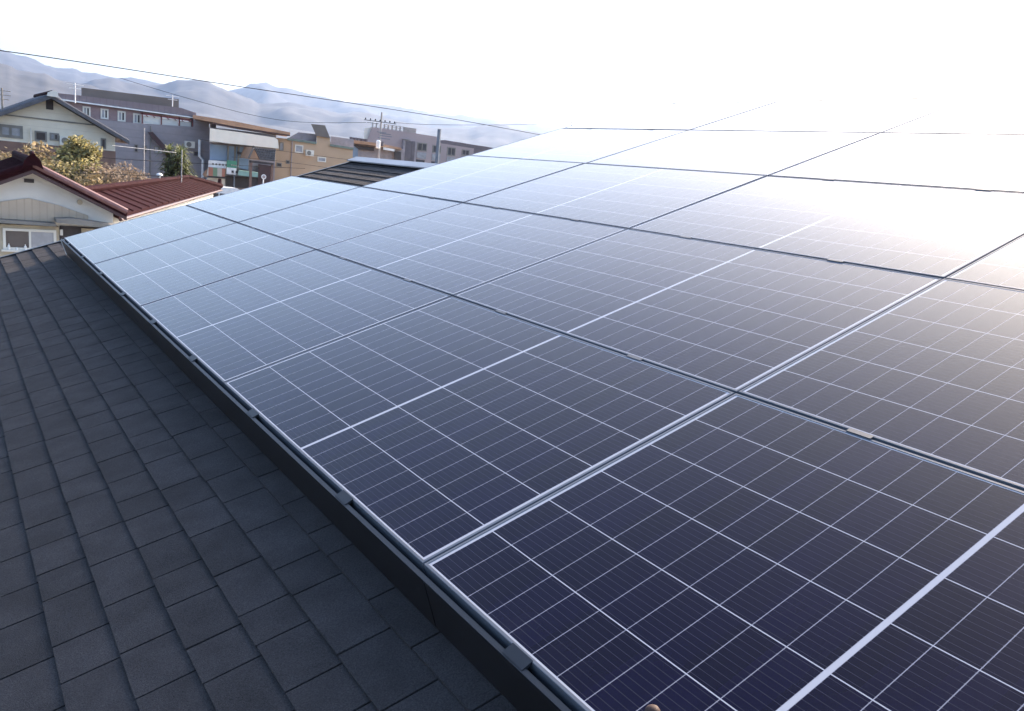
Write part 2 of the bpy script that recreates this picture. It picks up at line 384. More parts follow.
# ------------------------------------------------------------------ the house that carries the array
URK = -0.82
def build_house():
    hs = empty('house', (2.4, 4, 0), 'house under the solar array with dark shingle roof and pale walls', 'house')
    UN = 11.0
    def vtop(u): return 3.2 if u < 1.12 else 5.62
    rnd = random.Random(3)
    s = MB(); EX = 0.1365
    k0 = -17
    for k in range(k0, 45):
        v0 = -0.3705 + EX * k
        if v0 > 5.55: break
        u = URK + rnd.uniform(-.2, 0)
        while u < UN:
            ln = rnd.choice((.16, .19, .21, .23, .25, .28)) * rnd.uniform(.9, 1.1)
            a, b = max(u, URK), min(u + ln - 0.006, UN); u += ln
            if b - a < .02: continue
            vt = vtop((a + b) / 2)
            if v0 > vt - .03: continue
            v1 = min(v0 + EX + 0.012, vt)
            dn = rnd.uniform(-.0008, .0012); jv = rnd.uniform(-.0015, .0015)
            lo, hi = NR + .0085 + dn, NR - .0005
            p = [P(a, v0 + jv, NR - .004), P(b, v0 + jv, NR - .004), P(b, v1, NR - .006), P(a, v1, NR - .006),
                 P(a, v0 + jv, lo), P(b, v0 + jv, lo), P(b, v1, hi), P(a, v1, hi)]
            s.hexa(p)
    rf = s.build('shingles', M['shingle'], hs)
    d = MB()
    for (u0, u1, v1) in ((URK + .01, 1.1, 3.19), (1.1, UN - .01, 5.62)):
        uvbox(d, u0, u1, -2.72, v1, NR - .16, NR - .0065)
    # far slope beyond the ridges
    def back(u0, u1, vr):
        top = P(u0, vr, NR); x1 = top.x; z1 = top.z; x2 = x1 + (vr + 2.7) * ct; z2 = z1 - (vr + 2.7) * st
        d.hexa([(x1, -u0, z1 - .17), (x1, -u1, z1 - .17), (x2, -u1, z2 - .17), (x2, -u0, z2 - .17), (x1, -u0, z1 - .006), (x1, -u1, z1 - .006), (x2, -u1, z2 - .006), (x2, -u0, z2 - .006)])
        return x2
    back(URK + .01, 1.09, 3.2); xe = back(1.1, UN - .01, 5.62)
    d.build('roof_deck', M['underlay'], hs)
    rk = MB()
    uvbox(rk, URK - .03, URK, -2.75, 3.19, NR - .19, NR + .012)
    uvbox(rk, URK - .03, URK + .015, -2.75, 3.19, NR + .0125, NR + .016)
    rk.build('rake_board', M['black_metal'], hs)
    rk2 = MB(); uvbox(rk2, 1.06, 1.095, 3.2, 5.6, NR - .19, NR + .012); rk2.build('rake_board', M['black_metal'], hs)
    rc = MB()
    for (u0, u1, vr) in ((URK - .04, 1.06, 3.2), (1.05, UN, 5.62)):
        t = P(u0, vr, NR); 
        prof = [(-.14, -.03), (-.14, -.018), (-.03, .03), (.03, .03), (.14, -.018), (.14, -.03)]
        rc.prism([Vector((t.x + a, -u0, t.z + b_ + .01)) for a, b_ in prof], (0, -(u1 - u0), 0))
    rc.build('ridge_cap', M['ridge'], hs)
    wl = MB()
    xw0 = P(0, -2.2, 0).x; 
    zt = P(0, -2.2, NR - .16).z
    vr = 5.5; xr = P(0, 5.62, NR).x
    prof = [(xw0, 0), (2 * xr - xw0, 0), (2 * xr - xw0, zt), (xr, zt + (xr - xw0) * .35), (xw0, zt)]
    wl.prism([Vector((x, -1.6, z)) for x, z in prof], (0, -9.0, 0))
    xr2 = P(0, 3.2, NR).x
    prof = [(xw0, 0), (2 * xr2 - xw0, 0), (2 * xr2 - xw0, zt), (xr2, zt + (xr2 - xw0) * .35), (xw0, zt)]
    wl.prism([Vector((x, .35, z)) for x, z in prof], (0, -1.94, 0))
    wl.build('wall', M['offwhite'], hs)
    gt = MB(); c = P(0, -2.8, NR - .1)
    prof = [(-.06, -.09), (.06, -.09), (.06, .0), (.05, .0), (.05, -.08), (-.05, -.08), (-.05, .0), (-.06, .0)]
    gt.prism([Vector((c.x + a, .8, c.z + b_)) for a, b_ in prof], (0, -11.7, 0)); gt.build('gutter', M['black_metal'], hs)
build_house()

# unidentified small rounded brown thing at the bottom edge
def lathe(mb, base, prof, k=14):
    b = len(mb.v); n = len(prof)
    for r_, z in prof:
        for j in range(k):
            an = 2 * math.pi * j / k; mb.v.append(Vector(base) + Vector((r_ * math.cos(an), r_ * math.sin(an), z)))
    for i in range(n - 1):
        for j in range(k):
            mb.f.append((b + i * k + j, b + i * k + (j + 1) % k, b + (i + 1) * k + (j + 1) % k, b + (i + 1) * k + j))
    mb.f.append(tuple(b + j for j in range(k))[::-1]); mb.f.append(tuple(b + (n - 1) * k + j for j in range(k)))
    return mb

def on_panel(px, py, h):
    d = ray(px, py); n = Vector((-st, 0, ct)); p0 = P(0, 0, h); t = (p0 - CAM).dot(n) / d.dot(n); return CAM + d * t
def lump():
    c = on_panel(653, 716, .004); b = MB(); pr = [(.002, -.004), (.008, -.003), (.0128, .002), (.014, .008), (.012, .014), (.007, .018), (.002, .0192)]
    lathe(b, (0, 0, 0), pr, 18); o = b.build('lump', M['lump'], origin=(0, 0, 0), smooth=True); o.location = c; o.rotation_euler = RM.to_euler()
    tag(o, 'small rounded brown object lying on a panel at the bottom edge of the photo', 'lump')
lump()

# ------------------------------------------------------------------ ground, road
def sheet(name, x0, x1, y0, y1, z, mt):
    b = MB(); b.box((x0, y0, z - .3), (x1, y1, z)); o = b.build(name, mt); tag(o, kind='structure'); return o
g = MB(); g.add([(-14000, -14000, 0), (14000, -14000, 0), (14000, 14000, 0), (-14000, 14000, 0)], [(0, 1, 2, 3)])
tag(g.build('ground', M['ground']), kind='structure')
rd = MB(); rd.add([(-60, 53, .004), (120, 53, .004), (120, 60, .004), (-60, 60, .004)], [(0, 1, 2, 3)]); tag(rd.build('road', M['asphalt']), kind='structure')
rp = MB()
for i in range(20):
    rp.add([(-55 + i * 8.5, 56.4, .008), (-51 + i * 8.5, 56.4, .008), (-51 + i * 8.5, 56.55, .008), (-55 + i * 8.5, 56.55, .008)], [(0, 1, 2, 3)])
tag(rp.build('road_markings', M['paint']), kind='structure')
kb = MB(); kb.box((-60, 60.0, -.1), (120, 60.2, .14)); kb.box((-60, 52.8, -.1), (120, 53.0, .14)); tag(kb.build('kerb', M['kerb']), kind='structure')
yd = MB(); yd.add([(-14, -16, .004), (30, -16, .004), (30, 16, .004), (-14, 16, .004)], [(0, 1, 2, 3)]); tag(yd.build('yard_paving', M['kerb']), kind='structure')

# ------------------------------------------------------------------ facade helper: plane y = Y, things extruded away from the camera
class Fac:
    def __init__(s, Y, az=0): s.Y = Y; s.k = math.tan(R(az))
    def at(s, px, py, t=0):
        return at(px, py, s.Y) + Vector((0, t, 0))
    def poly(s, mb, pts, t0, t1):
        return mb.prism([s.at(x, y) + Vector((t0 * s.k, t0, 0)) for x, y in pts], ((t1 - t0) * s.k, t1 - t0, 0))
    def rect(s, mb, x0, y0, x1, y1, t0, t1, zbot=None):
        a = s.at(x0, y0); b = s.at(x1, y1)
        return mb.box((a.x, s.Y + t0, b.z if zbot is None else zbot), (b.x, s.Y + t1, a.z))
    def x(s, px, py=150): return s.at(px, py).x
    def z(s, px, py): return s.at(px, py).z

def window(fac, par, x0, y0, x1, y1, panes=2, glass='glass', frame='white', t=0.0, fw=0.07, mull=None, sill=False):
    """a framed window standing proud of the wall: frame part with glass sub-parts"""
    a = fac.at(x0, y0); b = fac.at(x1, y1); Y = fac.Y + t
    X0, X1, Zt, Zb = a.x, b.x, a.z, b.z
    f = MB()
    f.box((X0, Y - .06, Zb), (X0 + fw, Y + .02, Zt)); f.box((X1 - fw, Y - .06, Zb), (X1, Y + .02, Zt))
    f.box((X0 + fw, Y - .06, Zt - fw), (X1 - fw, Y + .02, Zt)); f.box((X0 + fw, Y - .06, Zb), (X1 - fw, Y + .02, Zb + fw))
    step = (X1 - X0 - 2 * fw) / panes
    for k in range(1, panes):
        xm = X0 + fw + k * step; f.box((xm - fw * .4, Y - .055, Zb + fw), (xm + fw * .4, Y + .02, Zt - fw))
    fo = f.build('window', M[frame], par)
    gl = glass if isinstance(glass, (list, tuple)) else [glass] * panes
    for k in range(panes):
        xa = X0 + fw + k * step + (.4 * fw if k else 0); xb = X0 + fw + (k + 1) * step - (.4 * fw if k < panes - 1 else 0)
        q = MB(); q.box((xa, Y - .03, Zb + fw), (xb, Y - .005, Zt - fw)); go = q.build('pane', M[gl[k]], par); go.parent = fo
    if sill:
        q = MB(); q.box((X0 - .05, Y - .14, Zb - .06), (X1 + .05, Y, Zb - .002)); so_ = q.build('sill', M[frame], par); so_.parent = fo
    return fo

# ------------------------------------------------------------------ red tiled neighbour
def ribs(mb, e0, e1, r0, r1, n, r, lift):
    """half-round tile ribs from the eave line e0-e1 up to the ridge line r0-r1"""
    for k in range(n):
        f_ = (k + .5) / n
        a = Vector(e0).lerp(Vector(e1), f_) + Vector((0, 0, lift)); b = Vector(r0).lerp(Vector(r1), f_) + Vector((0, 0, lift))
        mb.tube([a, b], r, 6)
def red_house():
    F = Fac(24.0)
    ap = F.at(31, 164); er = F.at(124, 211)
    half = er.x - ap.x; slope = (ap.z - er.z) / half
    hz = empty('tiled_house', (ap.x, 27, 0), 'low house with white gable, beige siding and maroon tiled roof near the far gable', 'house')
    w_ = MB(); ov = .35; eave = er.z - .12
    L_, R_ = ap.x - half + ov, ap.x + half - ov
    zt = lambda x: ap.z - .22 - abs(x - ap.x) * slope
    w_.prism([(L_, 24, 0), (R_, 24, 0), (R_, 24, zt(R_)), (ap.x, 24, zt(ap.x)), (L_, 24, zt(L_))], (0, 6.0, 0))
    w_.build('wall', M['plaster'], hz)
    rf = MB(); th = .16; y0, y1 = 23.45, 30.5
    for sgn in (-1, 1):
        ex = ap.x + sgn * half
        a0, a1 = Vector((ap.x, y0, ap.z)), Vector((ap.x, y1, ap.z)); e0, e1 = Vector((ex, y0, er.z)), Vector((ex, y1, er.z)); dz = Vector((0, 0, -th))
        rf.hexa([e0 + dz, e1 + dz, a1 + dz, a0 + dz, e0, e1, a1, a0])
        ribs(rf, e0, e1, a0, a1, 24, .055, .01)
    rf_o = rf.build('roof', M['tile'], hz)
    bb = MB()
    for sgn in (-1, 1):
        e0 = Vector((ap.x + sgn * half, y0 + .02, er.z - .162)); a0 = Vector((ap.x, y0 + .02, ap.z - .162)); dz = Vector((0, 0, -.12)); dy = Vector((0, .05, 0))
        bb.hexa([e0 + dz, e0 + dz + dy, a0 + dz + dy, a0 + dz, e0, e0 + dy, a0 + dy, a0])
    bb.build('barge_board', M['tile_dark'], hz)
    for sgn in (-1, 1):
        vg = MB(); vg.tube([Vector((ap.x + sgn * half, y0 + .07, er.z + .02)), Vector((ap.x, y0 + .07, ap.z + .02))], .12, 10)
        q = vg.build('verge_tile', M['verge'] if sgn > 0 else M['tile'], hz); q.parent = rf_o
    rg = MB(); rg.tube([(ap.x, y0 - .05, ap.z + .12), (ap.x, y1, ap.z + .12)], .13, 10); rg.box((ap.x - .12, y0, ap.z), (ap.x + .12, y1, ap.z + .08))
    q = rg.build('ridge', M['tile'], hz); q.parent = rf_o; q.location = (0, 0, 0)
    orn = MB(); orn.prism([Vector((ap.x + a, y0 - .12, ap.z + b_)) for a, b_ in ((-.3, -.12), (-.24, .12), (-.16, .24), (-.05, .32), (.05, .32), (.16, .24), (.24, .12), (.3, -.12), (.1, -.02), (-.1, -.02))], (0, .14, 0))
    orn.tube([(ap.x, y0 - .2, ap.z + .30), (ap.x, y0 + .2, ap.z + .36)], .08, 8)
    q = orn.build('ridge_ornament', M['tile'], hz); q.parent = rf_o
    v = MB(); F.rect(v, 24, 178.5, 34, 183, -.03, -.001); v.build('gable_vent', M['dark'], hz)
    v = MB(); a = F.at(79.5, 202); v.tube([(a.x, 23.9, a.z), (a.x, 24.01, a.z)], .09, 10); v.build('vent_cap', M['beige'], hz)
    sd_ = MB(); F.poly(sd_, [(-45, 207), (28.5, 198), (58, 205), (88, 215.5), (88, 219), (57, 222), (0, 218), (-45, 214)], -.08, -.002); sd_.build('siding', M['siding'], hz)
    k = MB(); F.poly(k, [(-45, 214), (0, 218.3), (54, 222.2), (54, 225), (0, 221.3), (-45, 217)], -.55, -.003); k.build('awning', M['trim'], hz)
    k = MB(); F.poly(k, [(53.5, 217), (70, 216.5), (116, 224), (115, 227), (54, 220.5)], -.8, -.003); k.build('canopy', M['trim'], hz)
    bay = MB(); a = F.at(-45, 222); b = F.at(58, 226); bay.box((a.x, 23.75, 0), (b.x, 23.998, b.z)); bay.build('bay_wall', M['beige'], hz)
    pc = MB(); a = F.at(59.5, 222); b = F.at(113, 228); pc.box((a.x, 23.97, 0), (b.x, 23.997, b.z)); pc.build('porch_shade', M['dark'], hz)  # flat dark slab, the porch's shade put into its colour
    a = F.at(81, 228); b = F.at(97, 236); pl = MB(); pl.box((a.x, 23.9, b.z), (b.x, 23.965, a.z)); pl.build('porch_panel', M['beige'], hz)
    a = F.at(59.3, 229); b = F.at(62.5, 235); pl = MB(); pl.box((a.x, 23.85, b.z), (b.x, 23.965, a.z)); pl.build('meter_box', M['white'], hz)
    window(F, hz, 2, 227, 55.5, 250, 2, ['glass', 'glass_pale'], 'offwhite', t=-.25, fw=.08, sill=True)
    wz = F.at(30, 249.5)
    for px, hh in ((8.2, .20), (16, .09), (24.5, .19), (42, .10)):
        a = F.at(px, 247)
        b = MB(); lathe(b, (0, 0, 0), [(.035, 0), (.04, .02), (.04, hh * .6), (.015, hh * .8), (.015, hh)], 10)
        zb = F.at(2, 227).z - (F.at(2, 227).z - F.at(55.5, 250).z) + .0
        o = b.build('bottle', M['white'], origin=(0, 0, 0)); o.location = (a.x, 23.68, zb + .001)
        tag(o, {8.2: 'tall white bottle on the kitchen sill, first from the left of the window', 16: 'low white jar on the kitchen sill between two tall bottles', 24.5: 'tall white bottle on the kitchen sill beside the middle bar of the window', 42: 'low white jar on the kitchen sill before the grey pane'}[px], 'bottle', 'bottles on the kitchen window sill')
    return F, ap, er
FR, AP, ER = red_house()

def wing():
    az = R(21.7); d = Vector((math.sin(az), math.cos(az), 0)); b = Vector((-math.cos(az), math.sin(az), 0)); S = .42
    E0 = at(121, 214.5, 24.6)
    # far end of the eave where the line meets pixel column 221
    best = None
    for i in range(40, 3000):
        t = i * .01; q = E0 + d * t - CAM; px = 512 + FPX * q.dot(RX) / q.dot(RF)
        if px >= 221: best = t; break
    T = best or 12
    def pix(p):
        q = p - CAM; return 512 + FPX * q.dot(RX) / q.dot(RF), 355.5 + FPX * q.dot(RD) / q.dot(RF)
    bw_, bt, be = 3, T, 1e9
    for wi in range(10, 160):
        for ti in range(-20, 140):
            w1, t1 = wi * .05, T - ti * .1
            x, y = pix(E0 + d * t1 + b * w1 + Vector((0, 0, S * w1)))
            e = (x - 188) ** 2 + (y - 178.5) ** 2
            if e < be: be, bw_, bt = e, w1, t1
    print('wing', T, bw_, bt, be, E0)
    root = empty('tiled_annex', E0 + d * T / 2 + b * bw_ - Vector((0, 0, E0.z)), 'long maroon ribbed tile roof over a pale wall, behind the white gable house', 'house')
    up = Vector((0, 0, S * bw_)) + b * bw_
    rf = MB(); e0, e1, r0, r1 = E0 - d * .3, E0 + d * T, E0 - d * .3 + up, E0 + d * bt + up
    dz = Vector((0, 0, -.15)); rf.hexa([e0 + dz, e1 + dz, r1 + dz, r0 + dz, e0, e1, r1, r0])
    e0b, e1b = r0 + b * bw_ - Vector((0, 0, S * bw_)), r1 + b * bw_ - Vector((0, 0, S * bw_))
    rf.hexa([r0 + dz, r1 + dz, e1b + dz, e0b + dz, r0, r1, e1b, e0b])
    ribs(rf, e0, e1, r0, r1, 20, .055, .0)
    ro = rf.build('roof', M['tile'], root)
    rg = MB(); rg.tube([r0 + Vector((0, 0, .1)), r1 + Vector((0, 0, .1))], .13, 8); q = rg.build('ridge', M['tile'], root); q.parent = ro
    hp = MB(); hp.tube([r1 + Vector((0, 0, .08)), e1 + Vector((0, 0, .14))], .17, 8); q = hp.build('hip_ridge', M['tile'], root); q.parent = ro
    on = MB(); c = e1 + Vector((0, 0, .05))
    on.prism([c + d * a + Vector((0, 0, z)) for a, z in ((-.42, -.1), (-.34, .25), (-.15, .5), (.05, .58), (.25, .45), (.4, .2), (.45, -.1))], b * .2); q = on.build('ridge_ornament', M['tile'], root); q.parent = ro
    wl = MB(); i0 = b * .45; z0 = -Vector((0, 0, E0.z))
    p0, p1 = e0 + d * .5 + i0, e1 - d * .5 + i0; g0, g1 = e0b + d * .5 - i0, e1b - d * .5 - i0
    top = Vector((0, 0, -.02))
    def gz(p): return Vector((p.x, p.y, 0))
    zt = E0.z - .02
    wl.hexa([gz(p0), gz(p1), gz(g1), gz(g0), gz(p0) + Vector((0, 0, zt)), gz(p1) + Vector((0, 0, zt)), gz(g1) + Vector((0, 0, zt)), gz(g0) + Vector((0, 0, zt))])
    wl.build('wall', M['plaster'], root)
    gt = MB(); gt.tube([e0 + Vector((0, 0, -.16)) - b * .05, e1 + Vector((0, 0, -.16)) - b * .05], .065, 8); gt.build('gutter', M['tile_dark'], root)
wing()

# ------------------------------------------------------------------ cream two-storey house
def cream_house():
    F = Fac(52.0); ap = F.at(50, 95); er = F.at(127, 140.5)
    half = er.x - ap.x; slope = (ap.z - er.z) / half
    hz = empty('cream_house', (ap.x, 56, 0), 'two-storey cream gabled house with brown lower wall beyond the autumn shrubs', 'house')
    halfL = half + 1.0
    elz = ap.z - halfL * slope
    R_ = er.x - .7; L_ = ap.x - halfL + .7
    zt = lambda x: ap.z - .25 - abs(x - ap.x) * slope
    zm = F.at(60, 146).z
    w_ = MB(); w_.prism([(L_, 52, zm), (R_, 52, zm), (R_, 52, zt(R_)), (ap.x, 52, zt(ap.x)), (L_, 52, zt(L_))], (0, 8, 0)); w_.build('upper_wall', M['cream'], hz)
    w2 = MB(); w2.box((L_ - .02, 51.96, 0), (R_ + .02, 60, zm - .002)); w2.build('lower_wall', M['brown'], hz)
    rf = MB(); y0, y1 = 51.2, 60.8; th = .2
    for sgn, hf in ((-1, halfL), (1, half)):
        ex = ap.x + sgn * hf; ez = ap.z - hf * slope
        a0, a1, e0, e1 = Vector((ap.x, y0, ap.z)), Vector((ap.x, y1, ap.z)), Vector((ex, y0, ez)), Vector((ex, y1, ez)); dz = Vector((0, 0, -th))
        rf.hexa([e0 + dz, e1 + dz, a1 + dz, a0 + dz, e0, e1, a1, a0]); ribs(rf, e0, e1, a0, a1, 22, .09, .0)
    ro = rf.build('roof', M['grey_tile'], hz)
    bb = MB()
    for sgn, hf in ((-1, halfL), (1, half)):
        ex = ap.x + sgn * hf; ez = ap.z - hf * slope
        e0, a0 = Vector((ex, y0 - .04, ez - .02)), Vector((ap.x, y0 - .04, ap.z - .02)); dz = Vector((0, 0, -.20)); dy = Vector((0, .038, 0))
        bb.hexa([e0 + dz, e0 + dz + dy, a0 + dz + dy, a0 + dz, e0, e0 + dy, a0 + dy, a0])
    bb.build('barge_board', M['grey_tile'], hz)
    rg = MB(); rg.tube([(ap.x, y0 - .1, ap.z + .1), (ap.x, y1, ap.z + .1)], .16, 8); q = rg.build('ridge', M['tile'], hz); q.parent = ro
    on = MB(); on.prism([Vector((ap.x + a, y0 - .2, ap.z + b_)) for a, b_ in ((-.25, -.1), (-.2, .1), (-.05, .2), (.15, .28), (.32, .18), (.36, -.12))], (0, .2, 0)); q = on.build('ridge_ornament', M['offwhite'], hz); q.parent = ro
    at_ = MB(); F.rect(at_, 45.8, 97.5, 53.3, 110, -.05, -.001); at_.build('attic_vent', M['dark'], hz)
    tr = MB(); F.poly(tr, [(-30, 110), (95, 124.5), (95, 125.8), (-30, 111.3)], -.06, -.002); tr.build('trim_band', M['trim'], hz)
    window(F, hz, -12, 122.5, 23, 139, 3, 'glass_pale', 'trim', fw=.16)
    window(F, hz, 34.5, 130.5, 47, 142, 1, 'glass', 'trim', fw=.09)
    window(F, hz, 49.5, 132.5, 59, 141, 2, ['glass_pale', 'glass'], 'trim', fw=.10)
    window(F, hz, 76, 135, 83, 139.5, 1, 'glass', 'trim', fw=.08)
    window(F, hz, 100.7, 138, 106, 149, 1, 'glass', 'trim', fw=.08)
    er_ = MB(); F.poly(er_, [(119, 141.5), (127, 141.8), (121, 138.5)], -.5, -.1); er_.build('eave_soffit', M['orange_metal'], hz)
    dp = MB(); a = F.at(30.5, 128); dp.tube([(a.x, 51.9, a.z), (a.x, 51.9, .2)], .05, 6); dp.build('down_pipe', M['offwhite'], hz)
cream_house()

# ------------------------------------------------------------------ grey long building with roof terrace
def grey_building():
    F = Fac(70.0, 10.5)
    o = F.at(145, 150)
    hz = empty('grey_building', (o.x, 74, 0), 'long grey building with a brown parapet and small windows behind the cream house', 'building')
    p = MB(); F.poly(p, [(78.6, 85), (180.5, 97.5), (180.5, 113), (78.6, 101)], 3.5, 11); p.build('parapet', M['greydark'], hz)
    rf = MB(); F.poly(rf, [(56, 93), (79, 95.5), (181, 108), (196, 113), (196, 117), (62, 99)], -.2, 9); rf.build('roof', M['mauve'], hz)
    gt = MB(); F.poly(gt, [(61, 99), (196, 117.5), (196, 118.6), (61, 100.4)], -.45, -.22); gt.build('gutter', M['white'], hz)
    bw = MB(); F.poly(bw, [(60, 100.5), (141, 111.5), (141, 126), (60, 117)], 0, 9); bw.build('upper_wall', M['brick'], hz)
    for x0, y0 in ((82.5, 106), (100.5, 108.2), (117.5, 110.6), (133, 113)):
        window(F, hz, x0, y0, x0 + 8.0, y0 + 11.3, 2, ['glass_pale', 'glass'], 'offwhite', fw=.12)
    lw = MB(); a = F.at(60, 117); q = [F.at(60, 116.5), F.at(148, 127), F.at(148, 123.5), F.at(209, 128)]
    b = F.at(209, 128)
    lw.prism([Vector((a.x, 69.2, 0)), Vector((b.x, 69.2, 0)), Vector((b.x, 69.2, b.z)), F.at(196, 127) + Vector((0, -.8, 0)), F.at(150, 124) + Vector((0, -.8, 0)), F.at(139, 123.5) + Vector((0, -.8, 0)), F.at(60, 116) + Vector((0, -.8, 0))], (0, 9.7, 0))
    lw.build('lower_wall', M['greyside'], hz)
    rw = MB(); F.poly(rw, [(193, 114.5), (208.5, 121), (208.5, 129), (193, 129)], -.75, 5); rw.build('stair_head', M['greyside'], hz)
    co_ = MB(); F.rect(co_, 207.5, 121, 211.5, 178, -1.1, -.82, 0); co_.build('corner_pilaster', M['pinkgrey'], hz)
    # terrace frame with white sheets
    for x0, y0, x1, y1 in ((142.5, 115.3, 159, 125), (161.3, 118, 177, 126.5), (179.5, 121, 190, 127.8)):
        s_ = MB(); F.rect(s_, x0, y0, x1, y1, -.3, -.2); s_.build('terrace_screen', M['offwhite'], hz)
    tr = MB()
    F.poly(tr, [(140.5, 112.5), (194, 120), (194, 121.8), (140.5, 114.3)], -.42, -.32)
    for px, y0, y1 in ((141.3, 112, 126), (160.3, 115, 126.5), (178.2, 117, 128), (191.5, 119, 128.5)):
        F.rect(tr, px - .55, y0, px + .55, y1, -.42, -.32)
    for px in range(144, 192, 7):
        F.poly(tr, [(px, 113.2 + (px - 141) * .13), (px + 1, 113.2 + (px - 141) * .13), (px + 4.5, 116.6 + (px - 141) * .13), (px + 3.5, 116.6 + (px - 141) * .13)], -.44, -.34)
    tr.build('terrace_truss', M['red_steel'], hz)
    st_ = MB(); F.poly(st_, [(147.5, 132), (152.5, 132), (168, 149), (186, 176), (196, 190), (188, 190), (176, 174), (164, 152)], -1.3, -.84); st_.build('outside_stair', M['tile_dark'], hz)
    window(F, hz, 152, 145.5, 161, 154, 2, 'glass_pale', 'trim', t=-.8, fw=.08)
    window(F, hz, 191, 150.5, 197.5, 156.5, 1, 'glass', 'trim', t=-.8, fw=.08)
    window(F, hz, 132.5, 144, 136, 152, 1, 'glass', 'trim', t=-.8, fw=.06)
    window(F, hz, 141, 145, 144.5, 152, 1, 'glass', 'trim', t=-.8, fw=.06)
    pp = MB(); a = F.at(196.5, 139.5); pp.tube([(a.x, 68.9, a.z), (a.x, 68.9, a.z - 1.4), (a.x + .3, 68.9, a.z - 1.7), (a.x + .3, 68.9, 0)], .12, 6); pp.build('vent_pipe', M['white'], hz)
grey_building()
def ac_unit(F, px, py, t, sz, where):
    a = F.at(px, py); Y = F.Y + t; r = empty('air_conditioner', (a.x, Y, a.z - sz * .7), 'white air conditioner unit ' + where, 'air conditioner')
    b = MB(); b.box((a.x - sz * .5, Y - .32, a.z - sz * .7), (a.x + sz * .5, Y - .01, a.z)); b.build('casing', M['offwhite'], r)
    c = MB(); c.tube([(a.x - sz * .12, Y - .335, a.z - sz * .35), (a.x - sz * .12, Y - .32, a.z - sz * .35)], sz * .27, 14); c.build('fan_grille', M['trim'], r)
ac_unit(Fac(70.0), 187, 141, -.8, .8, 'on the grey wall above the drooping tree')
ac_unit(Fac(52.0), 66, 136.5, 0, .75, 'on the cream wall beside the pair of small windows')
ac_unit(Fac(72.0), 309, 150, 0, .8, 'on the tan wall between its two windows')
def downpipe(F, px, py, t, mt, where):
    a = F.at(px, py); Y = F.Y + t; b = MB(); b.tube([(a.x, Y - .08, a.z), (a.x, Y - .08, 0.05)], .05, 6); o = b.build('downpipe', M[mt], origin=(a.x, Y - .08, 0)); tag(o, 'thin rain pipe ' + where, 'pipe')
downpipe(Fac(70.0), 148.5, 126, -.8, 'trim', 'down the grey wall beside the outside stair')
downpipe(Fac(72.0), 292, 140, 0, 'pinkgrey', 'down the tan wall left of its larger window')

